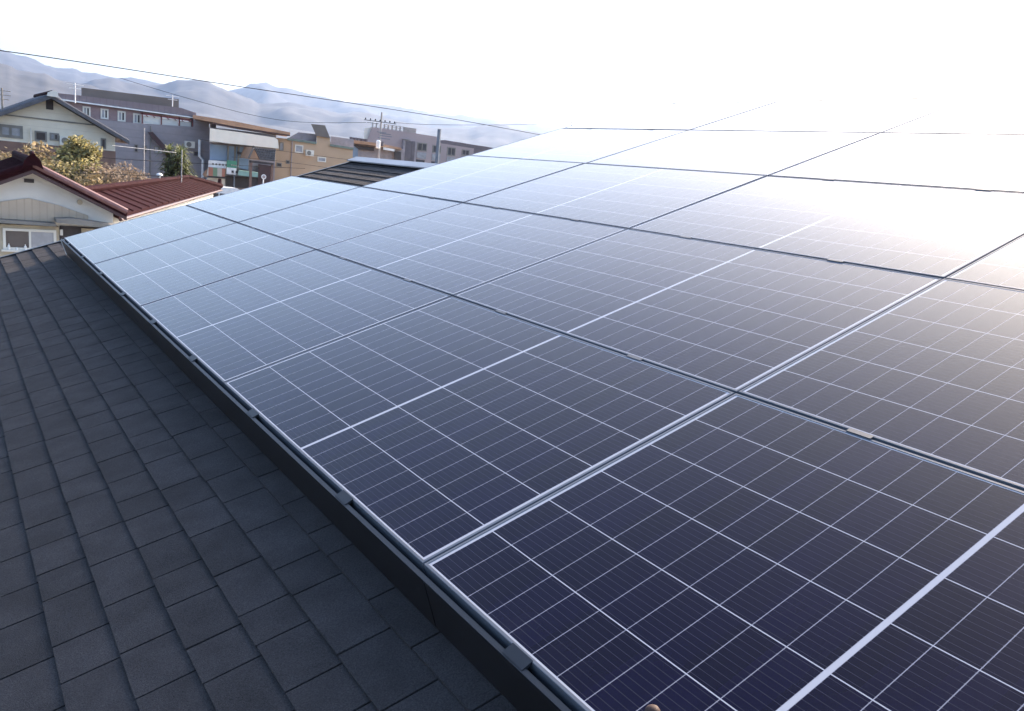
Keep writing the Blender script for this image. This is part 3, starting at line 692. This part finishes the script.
# ------------------------------------------------------------------ shop with the cream sign band
def shop():
    F = Fac(66.0, 17); a = F.at(211, 141); b = F.at(279, 150)
    hz = empty('shop', ((a.x + b.x) / 2, 70, 0), 'street shop with a brown roof edge, cream fascia band and blue glass front', 'shop')
    wl = MB(); zz = F.at(245, 131).z; wl.hexa([(a.x, 66.6, 0), (b.x - .1, 66.6, 0), (b.x + 2.2, 74, 0), (a.x + 2.3, 74, 0), (a.x, 66.6, zz), (b.x - .1, 66.6, zz), (b.x + 2.2, 74, zz), (a.x + 2.3, 74, zz)]); wl.build('wall', M['pinkgrey'], hz)
    rf = MB(); F.poly(rf, [(193, 115), (235, 121.5), (290, 132.5), (290, 135), (235, 126.5), (193, 118.5)], -.3, 8); rf.build('roof', M['orange_metal'], hz)
    eb = MB(); F.poly(eb, [(212, 122.8), (235, 126.6), (290, 135.1), (290, 136.2), (235, 127.9), (212, 124)], -.25, -.0); eb.build('roof_edge', M['tile_dark'], hz)
    fb = MB(); F.poly(fb, [(210.6, 128.6), (240, 132.5), (274.5, 137.8), (277.5, 140), (278.4, 148.6), (240, 144.6), (210.2, 141.8)], -1.1, .58); fb.build('fascia_band', M['fascia'], hz)
    gl = MB(); F.poly(gl, [(210, 144), (228, 145.5), (228, 161), (209.5, 160)], .45, .58); gl.build('shop_window', M['glass_blue'], hz)
    gl = MB(); F.poly(gl, [(229, 146), (249, 147.5), (248, 170), (228.5, 166)], .40, .56); gl.build('shop_window', M['glass_blue'], hz)
    for px in (229, 236, 239.5):
        q = MB(); F.rect(q, px - .4, 146, px + .4, 170, .3, .39); q.build('mullion', M['trim'], hz)
    q = MB(); F.poly(q, [(237, 151.5), (248, 153.5), (248, 156), (237, 154)], .1, .38); q.build('lamp_bracket', M['dark'], hz)
    aw = MB(); F.poly(aw, [(209, 160), (226.5, 161.5), (226, 168.3), (208.5, 166.8)], -.6, .3); aw.build('awning_valance', M['white'], hz)
    for i in range(5):
        x0 = 210.2 + i * 3.3
        q = MB(); F.rect(q, x0, 162.6 + i * .3, x0 + 1.7, 164.6 + i * .3, -.63, -.601); q.build('valance_letter', M['trim'], hz)
    q = MB(); F.poly(q, [(208.5, 166.9), (226, 168.4), (225, 176.6), (207, 175.2)], -.9, .2); q.build('striped_awning', M['awning'], hz)
    q = MB(); F.poly(q, [(203, 174), (207, 169), (208, 175.5), (206, 177)], -.8, .2); q.build('awning_end', M['orange_metal'], hz)
    q = MB(); F.poly(q, [(239, 170), (258, 172.3), (257.5, 177), (238, 174.8)], -1.2, .3); q.build('entrance_awning', M['teal'], hz)
    q = MB(); F.poly(q, [(226, 176), (258, 178), (258, 188), (226, 188)], .2, .38); q.build('dark_shopfront', M['dark'], hz)
    q = MB(); a2 = F.at(208, 177.5); b2 = F.at(226, 179); q.box((a2.x, 66.2, 0), (b2.x, 66.55, a2.z)); q.build('lower_front', M['offwhite'], hz)
    q = MB(); F.poly(q, [(258.3, 164), (272.5, 166), (272, 188), (258, 188)], .1, .5); q.build('red_shutter', M['tile_dark'], hz)
    # green sign
    sg = empty('shop_sign', F.at(232, 176) + Vector((0, -.8, -1.2)), 'green and white upright shop sign beside the striped awning', 'sign')
    q = MB(); F.poly(q, [(227.3, 160), (237, 161.2), (236.6, 168), (227, 167)], -.85, -.65); up = q.build('green_board', M['green'], sg)
    q = MB(); F.poly(q, [(227, 167.1), (236.6, 168.1), (236.2, 174.6), (226.7, 173.6)], -.85, -.65); lo = q.build('white_board', M['white'], sg)
    for i in range(4):
        q = MB(); x0 = 228.3 + i * 2.1; F.rect(q, x0, 164 + i * .25, x0 + 1.2, 165.2 + i * .25, -.875, -.852); o = q.build('lettering', M['offwhite'], sg); o.parent = up; 
    for x0 in (228.7, 232.8):
        q = MB(); F.rect(q, x0, 169.8 + (x0 - 228) * .12, x0 + 2.1, 172.3 + (x0 - 228) * .12, -.875, -.852); o = q.build('lettering', M['dark'], sg); o.parent = lo
    q = MB(); a = F.at(231.8, 174); q.tube([(a.x, 65.25, a.z), (a.x, 65.25, 0)], .06, 6); q.build('post', M['steelpole'], sg)
shop()

def tile_kiosk():
    F = Fac(63.0); o = F.at(264, 160)
    hz = empty('tiled_porch', (o.x, 64, 0), 'small porch with a patterned grey tile roof before the shop front', 'porch')
    rf = MB(); F.poly(rf, [(253.5, 146.8), (275.5, 149.4), (274.5, 161.5), (260, 159.8)], 0, .18)
    a = F.at(253, 147); b = F.at(275, 149.5)
    for k in range(12):
        f_ = k / 11; p0 = F.at(253.8 + 21.2 * f_, 147 + 2.5 * f_, -.04); p1 = F.at(260.3 + 14 * f_, 159.7 + 1.7 * f_, -.04); rf.tube([p0, p1], .05, 5)
    for k in range(5):
        f_ = (k + .5) / 5; rf.tube([F.at(253.5 + 6.5 * f_, 146.8 + 13 * f_, -.06), F.at(275.5 - 1 * f_, 149.4 + 12.1 * f_, -.06)], .04, 5)
    rf.build('tile_roof', M['grey_tile'], hz)
    gb = MB(); F.poly(gb, [(253.2, 147.5), (259.6, 160), (248.5, 159)], .02, 2.5); gb.build('gable', M['orange_metal'], hz)
    vb = MB(); F.poly(vb, [(253.3, 145.6), (248, 157.5), (249, 158.2), (254.2, 147.2)], -.2, .0); vb.build('verge', M['greydark'], hz)
    bm = MB(); F.poly(bm, [(251, 160.5), (274.5, 163), (274, 165), (251, 162.8)], .1, .5); bm.build('beam', M['dark'], hz)
    for px in (252, 273.5):
        q = MB(); a = F.at(px, 163); q.box((a.x - .09, 63.2, 0), (a.x + .09, 63.4, a.z)); q.build('post', M['brown'], hz)
tile_kiosk()

def orange_building():
    F = Fac(72.0, 22); o = F.at(312, 150)
    hz = empty('orange_building', (o.x, 77, 0), 'tan orange rendered building with a stepped parapet and brown roof box', 'building')
    wl = MB(); a = F.at(273, 140); b = F.at(353, 152)
    wl.prism([Vector((a.x, 72, 0)), Vector((b.x, 72, 0)), F.at(353, 149.5), F.at(330.2, 145.6), F.at(330, 137.5), F.at(316.5, 136), F.at(316.8, 143), F.at(288, 138.8), F.at(273, 137.5)], (9 * F.k, 9, 0)); wl.build('wall', M['orange'], hz)
    c = MB(); F.poly(c, [(287.5, 138), (316.5, 142.2), (316.5, 144.3), (287.5, 140.2)], -.15, -.003); c.build('coping', M['green_cap'], hz)
    c = MB(); F.poly(c, [(329.8, 144), (353.5, 147.6), (353.5, 149.8), (329.8, 146.2)], -.15, -.003); c.build('coping', M['green_cap'], hz)
    c = MB(); F.poly(c, [(298, 132), (316.3, 134), (316.3, 141.9), (288, 137.8)], .8, 1.0); c.build('parapet_panel', M['pinkgrey'], hz)
    c = MB(); F.poly(c, [(330.5, 136), (354, 139.2), (354, 147.4), (330.5, 143.8)], .8, 1.0); c.build('parapet_panel', M['pinkgrey'], hz)
    c = MB(); F.poly(c, [(311, 124), (325, 125.4), (330.2, 138), (316.3, 136)], -.2, .9); c.build('roof_box', M['greydark'], hz)
    window(F, hz, 295, 144.5, 302.8, 153.2, 1, 'glass_pale', 'offwhite', fw=.09)
    window(F, hz, 317.5, 156.6, 325.8, 162.3, 1, 'glass_pale', 'offwhite', fw=.09)
    window(F, hz, 279.5, 142, 283.3, 150.8, 1, 'glass_pale', 'trim', fw=.07)
    window(F, hz, 276.5, 162.5, 281.5, 167, 1, 'glass', 'trim', fw=.07)
    window(F, hz, 286, 160, 289.5, 164, 1, 'glass', 'trim', fw=.07)
orange_building()

def flat_building():
    F = Fac(82.0, 24); o = F.at(378, 150)
    hz = empty('flat_roofed_building', (o.x, 86, 0), 'low flat-roofed building with an ochre eave between the tan and the pink building', 'building')
    wl = MB(); a = F.at(352, 146); b = F.at(403, 152); wl.box((a.x, 82, 0), (b.x, 90, F.at(376, 146).z)); wl.build('wall', M['pinkgrey'], hz)
    ev = MB(); F.poly(ev, [(352.5, 140), (377, 143.2), (401, 148), (401, 150), (377, 146.3), (352.5, 143.2)], -.9, 8); ev.build('eave', M['orange_metal'], hz)
    sh = MB(); F.poly(sh, [(353, 145), (374, 147.5), (374, 151), (359, 149.5)], -.3, -.003); sh.build('window_band', M['dark'], hz)
    sh = MB(); F.poly(sh, [(394, 151), (401, 152), (401, 160), (394, 159)], -.3, -.003); sh.build('window_band', M['dark'], hz)
    sh = MB(); F.poly(sh, [(352.8, 146), (358, 146.6), (358, 158), (352.8, 157)], -.2, -.003); sh.build('side_window', M['glass_blue'], hz)
    sh = MB(); F.poly(sh, [(383, 147.5), (394, 149.5), (394, 151.6), (383, 149.8)], -1.6, -.95); sh.build('white_hood', M['white'], hz)
    for i in range(5):
        q = MB(); F.rect(q, 355 + i * 3.6, 137.2 + i * .5, 356.8 + i * 3.6, 139.8 + i * .5, 1, 1.5); q.build('roof_unit', M['slate'], hz)
flat_building()

def pink_building():
    F = Fac(95.0, 27); o = F.at(420, 150)
    hz = empty('pink_building', (o.x, 102, 0), 'pale pink office block with tall dark windows and a rooftop lattice', 'building')
    wl = MB(); a = F.at(366, 143); b = F.at(474, 152)
    wl.prism([Vector((a.x, 95, 0)), Vector((b.x, 95, 0)), F.at(474, 148.5), F.at(441, 143.3), F.at(437.5, 136.8), F.at(404, 131.6), F.at(372, 127), F.at(366.5, 141)], (14 * F.k, 14, 0)); wl.build('wall', M['pink'], hz)
    sp = MB(); F.poly(sp, [(364.5, 128), (371.8, 127.1), (367, 142), (363, 142)], .3, 1.2); sp.build('side_wall', M['offwhite'], hz)
    g_ = MB(); F.rect(g_, 402, 140, 413, 172, -.5, -.01, 0); g_.build('panel_bay', M['pinkgrey'], hz)
    for x in (404.5, 407.5, 410.8):
        q = MB(); F.rect(q, x - .4, 141, x + .4, 172, -.56, -.502); q.build('panel_joint', M['slate'], hz)
    q = MB(); F.rect(q, 402, 139, 408, 140.4, -.7, -.02); q.build('panel_cap', M['trim'], hz)
    for x0, y0, x1, y1 in ((417.5, 142.3, 426.5, 151.6), (432.8, 144.8, 440.5, 153.5), (447.5, 146.8, 455, 156.3), (462, 149.2, 469, 156)):
        window(F, hz, x0, y0, x1, y1, 2, 'glass', 'trim', fw=.12)
        q = MB(); F.rect(q, x0 - .7, y1 + .3, x1 - .8, y1 + 7.5, -.08, -.004); q.build('spandrel_glass', M['glass_pale'], hz)
        q = MB(); F.rect(q, x0 - 1.4, y1 + 7.8, x1 - 2.4, y1 + 14, -.06, -.004); q.build('lower_window', M['glass'], hz)
    dk = MB(); F.poly(dk, [(441, 136.5), (450, 136.2), (500, 144.4), (515, 147), (515, 160), (441, 146.5)], 14.5, 24); dk.build('rear_block', M['slate'], hz)
    fr = MB()
    for k in range(9):
        px = 383 + k * 4; F.rect(fr, px - .25, 122.3 + k * .62, px + .25, 130 + k * .55, 3.2, 3.35)
    for k in range(4):
        F.poly(fr, [(383, 122.6 + k * 2), (416, 127.4 + k * 1.9), (416, 128 + k * 1.9), (383, 123.2 + k * 2)], 3.05, 3.19)
    F.poly(fr, [(403, 125.3), (417, 127.5), (416, 133), (403, 130.5)], 3.4, 3.6)
    fr.build('roof_lattice', M['pole'], hz)
pink_building()

# ------------------------------------------------------------------ poles, masts, wires
def mast(name, px, ytop, ybot, Y, r, mt, label, cat, arms=(), base=None):
    a = at(px, ytop, Y); b = at(px, ybot, Y); x = (a.x + b.x) / 2; zb = 0 if base is None else base
    root = empty(name, (x, Y, zb), label, cat)
    p = MB(); p.tube([(x, Y, zb), (x, Y, a.z)], [r * 1.2, r], 8); p.build('pole', mt, root)
    for (dz, L_, rr) in arms:
        q = MB(); q.tube([(x - L_, Y, a.z - dz), (x + L_, Y, a.z - dz)], rr, 6); q.build('arm', mt, root)
    return root, x, a.z
mast('antenna_mast', 75.2, 83, 112, 56.5, .03, M['white'], 'thin white mast rising behind the cream gable roof', 'mast', ((.1, .5, .02), (.35, .35, .02)), base=9.0)
mast('antenna_mast', 172.5, 95, 115, 72, .035, M['white'], 'thin white mast on the mauve roof above the red terrace truss', 'mast', ((.1, .55, .02), (.4, .4, .02)), base=10.2)
mast('antenna_mast', 2.2, 88, 112, 52.5, .045, M['trim'], 'thin dark antenna mast at the left edge of the photo', 'mast', ((.15, .45, .02), (.4, .45, .02), (.65, .35, .02)), base=7.2)
mast('post', 144, 128, 178, 62, .045, M['pole'], 'plain pale post standing before the grey wall and outside stair', 'post')
mast('post', 181.8, 150, 172, 44, .03, M['pole'], 'short pale post before the drooping palm-like tree', 'post')
r_, x_, z_ = mast('garden_lamp', 159.5, 176, 182, 40, .04, M['white'], 'small white garden lamp behind the maroon annex roof', 'lamp')
b = MB(); lathe(b, (x_, 40, z_), [(.03, 0), (.17, .03), (.16, .10), (.04, .16)], 10); b.build('lamp_head', M['white'], r_)
# round street sign in front of the shutter
r_, x_, z_ = mast('street_sign', 263.3, 178, 184, 61, .05, M['white'], 'round pale pink street sign before the red shutter', 'sign')
b = MB(); b.tube([(x_, 60.9, z_ + .1), (x_, 60.94, z_ + .1)], .2, 16); b.build('sign_disc', M['white'], r_)
b = MB(); b.tube([(x_, 60.88, z_ + .1), (x_, 60.898, z_ + .1)], .13, 16); b.build('sign_face', M['pink'], r_)
# railing before the grey wall
def rail():
    a, b_ = at(136, 183.5, 42), at(156, 184.5, 42)
    root = empty('railing', (a.x, 42, 0), 'low blue-grey railing behind the dry shrubs', 'railing')
    for k in range(3):
        q = MB(); q.tube([(a.x, 42, a.z - k * .35), (b_.x, 42, a.z - k * .35)], .03, 6); q.build('bar', M['steelpole'], root)
    for k in range(4):
        q = MB(); x = a.x + (b_.x - a.x) * k / 3; q.tube([(x, 42, 0), (x, 42, a.z)], .035, 6); q.build('upright', M['steelpole'], root)
rail()

def utility_pole():
    Y = 78.0; root, x, zt = mast('utility_pole', 380, 112, 168, Y, .10, M['pole'], 'pale utility pole with crossarms and insulators before the pink building', 'utility pole')
    def arm(py, x0, x1, r, n, mt='wire'):
        a, b_ = at(x0, py, Y - .15), at(x1, py + (x1 - x0) * .09, Y - .15); z = (a.z + b_.z) / 2
        q = MB(); q.tube([(a.x, Y - .15, z), (b_.x, Y - .15, z)], r, 6); ao = q.build('crossarm', M['steelpole'], root)
        for k in range(n):
            xx = a.x + (b_.x - a.x) * (k + .3) / max(n - .4, 1)
            i_ = MB(); lathe(i_, (xx, Y - .15, z + r), [(.04, 0), (.08, .04), (.06, .09), (.08, .13), (.04, .18)], 8); o = i_.build('insulator', M['wire'], root); o.parent = ao
    arm(120.3, 364, 396, .05, 7)
    arm(122.5, 367, 379, .035, 0)
    arm(132, 377, 386, .04, 0); arm(133.5, 380, 391, .04, 0); arm(135.6, 380, 392, .04, 0); arm(138, 378, 390, .04, 0)
    q = MB(); a = at(378.5, 140, Y - .4); lathe(q, (a.x, Y - .4, a.z - .9), [(.2, 0), (.24, .05), (.24, .75), (.2, .85), (.08, .9)], 10); q.build('transformer', M['white'], root)
    q = MB(); a = at(382.5, 141.5, Y - .3); lathe(q, (a.x, Y - .3, a.z - .5), [(.14, 0), (.17, .05), (.17, .45), (.06, .5)], 8); q.build('junction_box', M['slate'], root)
utility_pole()
r_, x_, z_ = mast('utility_pole', 438, 129, 165, 88, .24, M['steelpole'], 'dark blue-grey pole before the tall windows of the pink building', 'utility pole')
mast('antenna_mast', 571.5, 118.5, 127, 60, .04, M['trim'], 'tiny aerial mast peeking over the far corner of the top panel row', 'mast', ((.15, .4, .02),))

def wire(name, pts, r, label, mt='wire'):
    P3 = [at(*p) for p in pts]; out = []
    # smooth catenary-like curve through the points
    n = len(P3)
    for i in range(n - 1):
        p0, p1, p2, p3 = P3[max(i - 1, 0)], P3[i], P3[i + 1], P3[min(i + 2, n - 1)]
        for k in range(8):
            t = k / 8
            out.append(.5 * ((2 * p1) + (p2 - p0) * t + (2 * p0 - 5 * p1 + 4 * p2 - p3) * t * t + (3 * p1 - p0 - 3 * p2 + p3) * t ** 3))
    out.append(P3[-1])
    b = MB(); b.tube(out, r, 6); o = b.build(name, M[mt], origin=out[0]); tag(o, label, 'cable')
wire('power_line', [(-60, 44, 30), (0, 50.5, 32), (100, 65, 35), (220, 83.5, 40), (380, 107.5, 46), (470, 122, 50), (560, 138.5, 55)], .022, 'thick black power line crossing the sky above the hills')
wire('power_line', [(120, 78, 84), (185, 97.5, 82), (250, 114.5, 80), (300, 122, 79), (366, 122.5, 78)], .02, 'thin dark line sagging from the hills to the pale utility pole')
wire('power_line', [(394, 122.6, 78), (440, 124.8, 80), (520, 124.6, 84), (572, 122.6, 88)], .024, 'faint line from the pale utility pole to the far panel corner')
wire('power_line', [(-20, 147, 36), (18, 151.8, 37), (70, 154, 38), (124, 159.3, 39), (240, 165.5, 42), (305, 168.5, 44)], .014, 'thin black line before the cream house running on past the shop awning')
wire('power_line', [(20, 168, 34), (53, 172, 35), (130, 175, 36), (205, 178, 38)], .014, 'low black line crossing the autumn shrubs and the foot of the grey wall')
wire('power_line', [(200, 139.5, 44), (238, 145, 45), (320, 156, 48), (352, 160, 50)], .014, 'thin black line across the shop fascia and the tan building')
wire('power_line', [(232, 157, 44), (275, 160.5, 46), (330, 168, 49)], .013, 'thin black line before the patterned porch roof')
wire('power_line', [(112, 145.5, 48), (144, 149, 49), (176, 152.6, 50)], .022, 'pale cable crossing the grey wall behind the palm-like tree', 'paleWire')

# ------------------------------------------------------------------ trees and shrubs
def crown_mb(rnd, blobs, n, size, up=0.3):
    mb = MB(); tot = sum(b[3] ** 2 for b in blobs)
    for (cx, cy, cz, rr, sq) in blobs:
        k = int(n * rr ** 2 / tot)
        for _ in range(k):
            d = Vector((rnd.gauss(0, 1), rnd.gauss(0, 1), rnd.gauss(0, 1))).normalized() * rr * (rnd.random() ** .45) * rnd.uniform(.8, 1.12)
            c = Vector((cx + d.x, cy + d.y, cz + d.z * sq))
            a = Vector((rnd.gauss(0, 1), rnd.gauss(0, 1), rnd.gauss(0, .6))).normalized(); b = a.cross(Vector((rnd.gauss(0, 1), rnd.gauss(0, 1), rnd.gauss(0, 1)))).normalized()
            s_ = size * rnd.uniform(.5, 1.3)
            mb.add([c - a * s_, c - b * s_ * .55, c + a * s_, c + b * s_ * .55], [(0, 1, 2, 3)])
    return mb
def tree(name, px, ytop, Y, width, mt, label, n=1500, leaf=.16, seed=1, trunk=True, hfrac=.75):
    rnd = random.Random(seed); top = at(px, ytop, Y); H = top.z
    root = empty(name, (top.x, Y, 0), label, 'tree' if name == 'tree' else 'shrub')
    r0 = width / 2; h0 = H * (1 - hfrac); t = MB(); blobs = []
    t.tube([(top.x, Y, 0), (top.x + rnd.uniform(-.1, .1), Y, H * .4), (top.x, Y, H * .8)], [.05 * H ** .7 + .03, .04 * H ** .7, .015], 7)
    nb = 9
    for k in range(nb):
        an = rnd.uniform(0, 6.28); f_ = rnd.uniform(0.1, 1); rr = r0 * rnd.uniform(.30, .5)
        zz = h0 + (H - h0) * f_ * .86 ; rad = r0 * .68 * (1 - .55 * max(0, f_ - .4)) * rnd.uniform(.3, 1)
        c = Vector((top.x + math.cos(an) * rad, Y + math.sin(an) * rad, min(zz, H - rr * .8)))
        blobs.append((c.x, c.y, c.z, rr, rnd.uniform(.7, 1)))
        t.tube([(top.x, Y, max(.2, c.z * .5)), ((top.x + c.x) / 2, (Y + c.y) / 2, c.z * .8), tuple(c)], [.05, .035, .012], 5)
    rr = r0 * .42; blobs.append((top.x, Y, H - rr * .75, rr, .8))
    t.build('trunk', M['bark'], root)
    crown_mb(rnd, blobs, int(n * 1.5), leaf * 1.1).build('crown', M[mt], root)
    return root
tree('tree', 76, 135.5, 40, 3.0, 'leaf_yellow', 'bright yellow-green tree before the brown wall of the cream house', 2400, .11, 11)
tree('tree', 66, 147, 41.5, 2.2, 'leaf_green', 'darker green tree half hidden by the yellow-green one', 1500, .11, 12)
tree('shrub', 86, 157, 38.5, 4.0, 'leaf_yellow', 'broad yellow shrub in front of the yellow-green tree', 3000, .10, 13, hfrac=.9)
tree('shrub', 38, 141.5, 42, 5.0, 'leaf_tan', 'tan autumn shrub rising under the pair of small windows', 3200, .11, 14, hfrac=.9)
tree('shrub', 8, 149, 41, 5.4, 'leaf_tan', 'orange-tan shrub at the left edge of the photo', 3200, .11, 15, hfrac=.9)
tree('shrub', 55, 158, 37.5, 4.6, 'leaf_olive', 'olive shrub right behind the ridge of the maroon tiled roof', 3000, .10, 16, hfrac=.9)
tree('shrub', 22, 155, 37, 4.4, 'leaf_olive', 'olive shrub behind the left slope of the maroon tiled roof', 2800, .10, 21, hfrac=.9)
tree('shrub', 106, 163, 37.5, 4.4, 'leaf_brown', 'dry brown twiggy shrub before the annex roof', 3400, .075, 17, hfrac=.9)
tree('shrub', 124, 161, 41.5, 3.4, 'leaf_brown', 'pale dry shrub beside the foot of the grey wall', 2400, .07, 18, hfrac=.9)
tree('shrub', 92, 172, 36, 4.0, 'leaf_tan', 'low tan shrub close behind the maroon roof corner', 2600, .09, 19, hfrac=.9)
tree('shrub', 140, 170, 43, 3.0, 'leaf_brown', 'low dry shrub between the railing and the pale post', 1600, .07, 23, hfrac=.9)

def palm():
    rnd = random.Random(5); Y = 55.0; top = at(178, 148, Y); bot = at(178, 178, Y); H = top.z
    root = empty('palm_like_tree', (top.x, Y, 0), 'drooping palm-like tree with pale leaf tips before the grey building', 'tree')
    t = MB(); heads = []
    for k in range(8):
        dx, dy = rnd.uniform(-.75, .75), rnd.uniform(-.6, .6); hh = H - rnd.uniform(.1, 1.5)
        t.tube([(top.x + dx * .3, Y + dy * .3, 0), (top.x + dx * .7, Y + dy * .7, hh * .6), (top.x + dx, Y + dy, hh)], [.12, .09, .06], 6); heads.append((top.x + dx, Y + dy, hh))
    t.build('trunk', M['bark'], root)
    c = MB()
    for h in heads:
        for lev in range(3):
            for _ in range(46):
                an = rnd.uniform(0, 6.28); el = rnd.uniform(-.3, 1.3) ; L_ = rnd.uniform(.6, 1.15)
                d = Vector((math.cos(an) * math.cos(el), math.sin(an) * math.cos(el), math.sin(el)))
                sv = d.cross(Vector((0, 0, 1))).normalized() * .05
                p0 = Vector(h) - Vector((0, 0, lev * .42)); p1 = p0 + d * L_ * .6; p2 = p1 + d * L_ * .35 + Vector((0, 0, -.28 * L_))
                c.add([p0 - sv * .5, p0 + sv * .5, p1 + sv, p1 - sv, p2], [(0, 1, 2, 3), (3, 2, 4)])
    c.build('crown', M['leaf_green'], root)
palm()

# ------------------------------------------------------------------ white van glimpsed beyond the annex
def van():
    Y = 57.5; a = at(213, 188, Y)
    x0 = a.x; root = empty('parked_van', (x0 + 1.2, Y, 0), 'white van partly hidden behind the end of the maroon annex roof', 'van')
    ztop = max(1.9, at(218, 186.5, Y).z)
    b = MB(); z0 = .35; h = ztop - z0
    prof = [(0, z0), (3.9, z0), (4.0, z0 + h * .35), (3.7, z0 + h * .5), (3.1, z0 + h * .96), (2.8, ztop), (.25, ztop), (.05, z0 + h * .9), (0, z0 + h * .5)]
    b.prism([Vector((x0 - 1.2 + p, Y - .8, z)) for p, z in prof], (0, 1.6, 0)); b.build('body', M['carpaint'], root)
    for p0, p1 in ((.3, 1.4), (1.5, 2.5)):
        q = MB(); q.box((x0 - 1.2 + p0, Y - .82, z0 + h * .55), (x0 - 1.2 + p1, Y - .801, z0 + h * .88)); q.build('side_window', M['glass'], root)
    q = MB(); q.prism([Vector((x0 - 1.2 + p, Y - .82, z)) for p, z in ((2.6, z0 + h * .55), (3.45, z0 + h * .55), (3.05, z0 + h * .88), (2.6, z0 + h * .88))], (0, .018, 0)); q.build('side_window', M['glass'], root)
    for p in (.75, 3.2):
        for yy in (-.82, .62):
            q = MB(); q.tube([(x0 - 1.2 + p, Y + yy, .33), (x0 - 1.2 + p, Y + yy + .2, .33)], .33, 16); q.build('wheel', M['rubber'], root)
van()

# ------------------------------------------------------------------ hills
def fbm(x, seed):
    s = 0; a = 1; f_ = 1
    for k in range(5):
        s += a * math.sin(x * f_ * 1.7 + seed * 1.3 + k * 2.1) * math.cos(x * f_ * .73 + seed * .7 + k); a *= .5; f_ *= 2.05
    return s
def azel(px, py):
    d = ray(px, py); return math.atan2(d.x, d.y), d.z / math.hypot(d.x, d.y)
def hills(name, prof, D, depth, seed, mt, spread=0.75):
    pts = sorted(azel(*p) for p in prof)
    def el(a):
        if a <= pts[0][0]: return max(.02, pts[0][1] + .006 * fbm((a - pts[0][0]) * 14, seed))
        if a >= pts[-1][0]: return max(.012, pts[-1][1] * math.exp(-(a - pts[-1][0]) * 1.2) + .004 * fbm((a - pts[-1][0]) * 14, seed))
        for i in range(len(pts) - 1):
            if pts[i][0] <= a <= pts[i + 1][0]:
                f_ = (a - pts[i][0]) / max(1e-9, pts[i + 1][0] - pts[i][0]); return pts[i][1] * (1 - f_) + pts[i + 1][1] * f_
    NA, NR_ = 700, 44; mb = MB(); vs = []
    for i in range(NA + 1):
        a = -0.8 + 2.9 * i / NA; e = el(a)
        for j in range(NR_ + 1):
            f_ = j / NR_; r_ = D - depth + 2 * depth * f_
            s_ = 1 - abs(f_ - .5) * 2                      # 0 at the feet, 1 on the ridge
            h = (CAM.z + e * D) * (s_ ** .9)
            q = Vector((math.sin(a) * r_ / 760 + seed * 7, math.cos(a) * r_ / 760, seed))
            n_ = noise.ridged_multi_fractal(q, 0.9, 2.1, 6, 1.0, 2.0) - 1.0
            h *= 1 + .42 * n_ * (1 - s_) ** .6 * min(1, s_ * 3)
            h *= 1 + .018 * noise.fractal(Vector((a * 90, seed, 0)), 1, 2, 4) 
            vs.append((CAM.x + math.sin(a) * r_, CAM.y + math.cos(a) * r_, h - 2))
    fs = [(i * (NR_ + 1) + j, (i + 1) * (NR_ + 1) + j, (i + 1) * (NR_ + 1) + j + 1, i * (NR_ + 1) + j + 1) for i in range(NA) for j in range(NR_)]
    mb.add(vs, fs); o = mb.build(name, mt, smooth=True); tag(o, kind='structure')
M['hill'] = mat('wooded_hillside', (0.034, 0.036, 0.040), 0.95, var=0.75, scale=0.012)
near_p = [(0, 64), (8, 65), (18, 70), (30, 72), (45, 73), (55, 78), (62, 81), (77, 83), (88, 84), (110, 92), (150, 104), (250, 122), (330, 134), (430, 150), (560, 168)]
mid_p = [(0, 70), (70, 86), (96, 80), (108, 78), (116, 79), (127, 82), (140, 83), (156, 85), (176, 80), (190, 80), (203, 81), (220, 87), (234, 92), (250, 98), (258, 103), (270, 103), (289, 102), (300, 104), (312, 106), (330, 111), (344, 113), (355, 111), (367, 113), (390, 119), (430, 127), (470, 128), (500, 124), (540, 133), (620, 142)]
far_p = [(0, 49), (8, 51), (18, 56), (23, 55), (33, 58), (45, 65), (55, 67), (64, 68), (74, 68), (82, 72), (96, 73), (108, 76), (118, 78), (130, 77), (140, 79), (170, 86), (200, 92), (225, 92), (242, 88), (256, 83), (266, 82), (278, 87), (289, 88), (312, 94), (335, 99), (350, 102), (370, 103), (390, 105), (430, 112), (480, 118), (535, 124), (620, 134)]
hills('hills', far_p, 8200, 2600, 1.0, M['hill'])
hills('hills', mid_p, 5200, 1500, 2.3, M['hill'])
hills('hills', near_p, 3600, 1000, 3.7, M['hill'])

# ------------------------------------------------------------------ air
def haze():
    b = MB(); b.box((-13500, -13500, -4), (13500, 13500, 1150))
    Mh = bpy.data.materials.new('haze_air'); Mh.use_nodes = True; t = Mh.node_tree
    for n in list(t.nodes):
        if n.type == 'BSDF_PRINCIPLED': t.nodes.remove(n)
    v = t.nodes.new('ShaderNodeVolumePrincipled'); v.inputs['Color'].default_value = (.37, .50, .75, 1); v.inputs['Density'].default_value = 0.95e-4; v.inputs['Anisotropy'].default_value = .62
    t.links.new(v.outputs[0], [n for n in t.nodes if n.type == 'OUTPUT_MATERIAL'][0].inputs['Volume'])
    o = b.build('haze', Mh); tag(o, kind='stuff')
haze()
